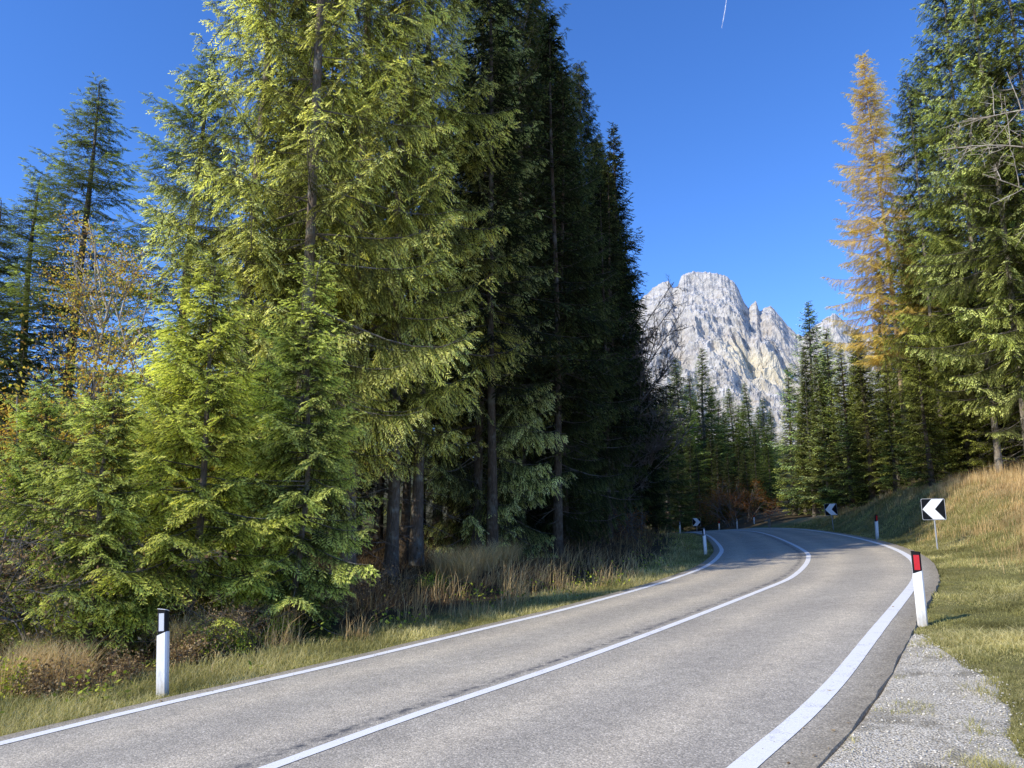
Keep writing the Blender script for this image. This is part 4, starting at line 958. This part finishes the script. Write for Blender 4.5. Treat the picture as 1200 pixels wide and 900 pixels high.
    chevron('black and white chevron sign pointing left, nearest one, on the sunlit grass bank', 13.15, 24.3, R(-22), .66, .90, 1.45)
    x, y, _ = spot(977, 44.5); chevron('black and white chevron sign pointing left at the forest edge, farther up the bank', x, y, R(-18), .66, .85, 1.4, tilt=(0, R(-3)))
    x, y, _ = spot(817, 61); chevron('small chevron sign pointing right in the shade left of the road crest', x, y, R(-12), .62, .62, 1.1, flip=True)
build_furniture()

# ------------------------------------------------------------------ mountain
def build_mountain():
    D = 2600.; f = 901.
    prof = [(560, 470), (640, 425), (690, 385), (730, 362), (750, 350), (757, 345), (767, 337), (775, 331), (783, 329), (789, 338), (794, 337), (799, 324), (808, 319), (822, 319), (840, 322), (852, 324), (860, 330), (866, 339), (872, 354), (877, 361), (882, 357), (886, 353), (890, 366), (896, 361), (903, 358), (910, 366), (918, 377), (926, 385), (933, 392), (943, 396), (952, 382), (962, 377), (970, 371), (980, 368), (992, 380), (1010, 392), (1040, 405), (1100, 440), (1180, 480)]
    px = np.array([p[0] for p in prof], float); py = np.array([p[1] for p in prof], float)
    el = np.tan(PITCH - np.arctan((py - 450) / f)); cosd = math.cos(PITCH)
    depth = D * cosd + el * D * math.sin(PITCH); X0 = (px - 600) / f * depth; Z0 = CAMZ + el * D
    nx, ny = 620, 300
    x = np.linspace(X0[0], X0[-1], nx)
    Rg = np.interp(x, X0, Z0)
    Rg = Rg + 20 * (ridged(x / 30., x * 0 + 3.3, 5, .7) - .60)
    t = np.linspace(0, 1.25, ny)
    X, T = np.meshgrid(x, t); RG = np.broadcast_to(Rg, X.shape)
    foot = 120.
    up = np.clip(T, 0, 1)
    warp = 60 * (fbm(X / 160., T * 3, 3) - .5)
    fl = ridged((X + warp + 190 * T) / 140., T * 7.5 + X / 300, 5); fl2 = ridged((X - 90 * T) / 34., T * 20.0 + 7, 4); cr = ridged(X / 45. + 9, T * 13, 4)
    ph_ = up * 34 + X * .012 + 7 * fbm(X / 160., T * 2.5, 4)
    step = up + (.030 * smooth(.45, .7, fbm(X / 80. + 5, T * 5, 3))) * np.sin(ph_) * np.sin(up * math.pi) ** .5
    Z = foot + (RG - foot) * np.clip(step, 0, 1.02) ** 1.05
    env = np.clip(1 - up, 0, 1) ** .35 * smooth(0, .1, up)
    Z = Z + env * (105 * (fl - .6) + 20 * (fl2 - .6) + 16 * (np.floor(cr * 9) / 9 - .6))
    back = np.clip(T - 1, 0, 1); Z = Z - back * 1500 * (1 + .4 * fl)
    Y = D - 760 * (1 - up) + back * 400 - env * (130 * (fl - .5) + 26 * (fl2 - .5)) + 60 * (fbm(X / 90, T * 4, 3) - .5) * env
    Xp = X * Y / D                                    # a real massif, a little narrower at its foot
    i = np.arange(nx * ny).reshape(ny, nx); F = np.stack([i[:-1, :-1], i[:-1, 1:], i[1:, 1:], i[1:, :-1]], -1).reshape(-1, 4)
    me = np_mesh('mountain', np.c_[Xp.ravel(), Y.ravel(), Z.ravel()], F, None, False)
    m, nt, out = new_mat('dolomite_rock'); n = N(nt); p = n.pos()
    mp = n.new('ShaderNodeMapping'); mp.inputs['Scale'].default_value = (1, 1, .6); n.L(p, mp.inputs[0])
    a = n.noise(mp.outputs[0], .035, 10, .82); b = n.noise(p, .012, 5)
    mp2 = n.new('ShaderNodeMapping'); mp2.inputs['Scale'].default_value = (.25, .25, 1.6); n.L(p, mp2.inputs[0]); st = n.noise(mp2.outputs[0], .05, 6, .65)
    c = n.ramp(a, [(.28, (.22, .21, .20)), (.38, (.40, .38, .345)), (.50, (.53, .505, .46)), (.64, (.66, .63, .58))])
    c = n.mix(n.ramp(b, [(.5, (0, 0, 0)), (.7, (.5, .5, .5))]), c, (.55, .47, .38))
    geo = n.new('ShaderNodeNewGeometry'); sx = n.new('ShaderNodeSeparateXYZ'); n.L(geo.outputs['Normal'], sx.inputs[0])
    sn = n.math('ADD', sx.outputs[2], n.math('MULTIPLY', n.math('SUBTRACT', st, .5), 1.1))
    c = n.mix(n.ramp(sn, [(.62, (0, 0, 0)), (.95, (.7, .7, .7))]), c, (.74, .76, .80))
    # bedding bands and joints
    zz = n.new('ShaderNodeSeparateXYZ'); n.L(p, zz.inputs[0])
    band = n.math('SINE', n.math('ADD', n.math('MULTIPLY', zz.outputs[2], .16), n.math('MULTIPLY', n.noise(p, .006, 5), 22)))
    c = n.mix(1.0, c, n.ramp(n.math('ADD', n.math('MULTIPLY', band, .09), n.noise(p, .06, 5, .8)), [(.30, (.62, .62, .66)), (.50, (1.05, 1.04, 1.02))]), 'MULTIPLY')
    # ochre rock-fall scar
    vd = n.new('ShaderNodeVectorMath', operation='DISTANCE'); n.L(p, vd.inputs[0]); vd.inputs[1].default_value = SCAR
    dd = n.math('ADD', vd.outputs['Value'], n.math('MULTIPLY', n.noise(p, .03, 5), 70))
    c = n.mix(n.ramp(n.math('DIVIDE', dd, 290.0), [(.42, (.85, .85, .85)), (.66, (0, 0, 0))]), c, (.74, .66, .48))
    c = n.mix(.05, c, (.45, .50, .60))  # thin blue haze painted into the rock colour
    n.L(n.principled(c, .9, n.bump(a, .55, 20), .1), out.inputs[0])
    tag(link('mountain', me, m), kind='structure')
def world_at(px_, py_, Y):
    el = math.tan(PITCH - math.atan((py_ - 450) / 901)); return ((px_ - 600) / 901 * (Y * math.cos(PITCH) + el * Y * math.sin(PITCH)), Y, CAMZ + el * Y)
SCAR = world_at(880, 438, 2250)
build_mountain()

# contrail
def build_contrail():
    a = np.array(world_at(852, -6, 9000.)); b = np.array(world_at(846, 33, 9000.))
    t = np.linspace(0, 1, 14)[:, None]; P = a + (b - a) * t; P[:, 0] += 4 * np.sin(t[:, 0] * 4)
    V, F = tubes(P[None], (2 + 4 * np.sin(np.linspace(.3, 2.9, 14)))[None], 6)
    m, nt, out = new_mat('contrail_ice'); n = N(nt)
    d = n.new('ShaderNodeBsdfDiffuse'); d.inputs[0].default_value = (.9, .9, .9, 1); tr = n.new('ShaderNodeBsdfTransparent'); mx = n.new('ShaderNodeMixShader')
    n.L(n.ramp(n.noise(n.pos(), .02, 3), [(.35, (.1, .1, .1)), (.65, (.7, .7, .7))]), mx.inputs[0]); n.L(tr.outputs[0], mx.inputs[1]); n.L(d.outputs[0], mx.inputs[2]); n.L(mx.outputs[0], out.inputs[0])
    tag(link('contrail', np_mesh('contrail', V, F, None, True), m), 'faint short white contrail high in the blue sky', 'contrail')
build_contrail()

# ------------------------------------------------------------------ light, sky, camera
SUN_EL, SUN_AZ = R(35), math.atan2(-.82, -.57)          # azimuth clockwise from +Y
w = bpy.data.worlds.new('World'); SC.world = w; w.use_nodes = True
nt = w.node_tree; n = N(nt); bg = nt.nodes['Background']
sk = n.new('ShaderNodeTexSky', sky_type='NISHITA'); sk.sun_disc = False; sk.sun_elevation = SUN_EL; sk.sun_rotation = SUN_AZ % (2 * math.pi)
sk.altitude = 1400; sk.air_density = 1.0; sk.dust_density = .1; sk.ozone_density = 3.0
hs = n.new('ShaderNodeHueSaturation'); hs.inputs['Saturation'].default_value = 1.2; hs.inputs['Value'].default_value = 1.55
n.L(sk.outputs[0], hs.inputs['Color']); n.L(n.mix(1.0, hs.outputs[0], (.92, .95, 1.22), 'MULTIPLY'), bg.inputs[0]); bg.inputs[1].default_value = .15
sd = bpy.data.lights.new('sun', 'SUN'); sd.energy = 5; sd.angle = R(.5); sd.color = (1, .93, .80)
so = bpy.data.objects.new('sun', sd); COL.objects.link(so)
d = Vector((math.sin(SUN_AZ) * math.cos(SUN_EL), math.cos(SUN_AZ) * math.cos(SUN_EL), math.sin(SUN_EL)))
so.rotation_euler = d.to_track_quat('Z', 'Y').to_euler(); so.location = (-20, -20, 30)
cd = bpy.data.cameras.new('camera'); cd.sensor_width = 36; cd.lens = 36 * 901 / 1200; cd.clip_end = 30000; cd.clip_start = .1
co = bpy.data.objects.new('camera', cd); COL.objects.link(co); co.location = (0, 0, CAMZ); co.rotation_euler = (math.pi / 2 + PITCH, 0, 0)
SC.camera = co
SC.view_settings.view_transform = 'Standard'; SC.view_settings.look = 'None'; SC.view_settings.exposure = 0; SC.view_settings.gamma = 1
SC.cycles.max_bounces = 6; SC.cycles.diffuse_bounces = 3; SC.cycles.transparent_max_bounces = 8; SC.cycles.use_denoising = True
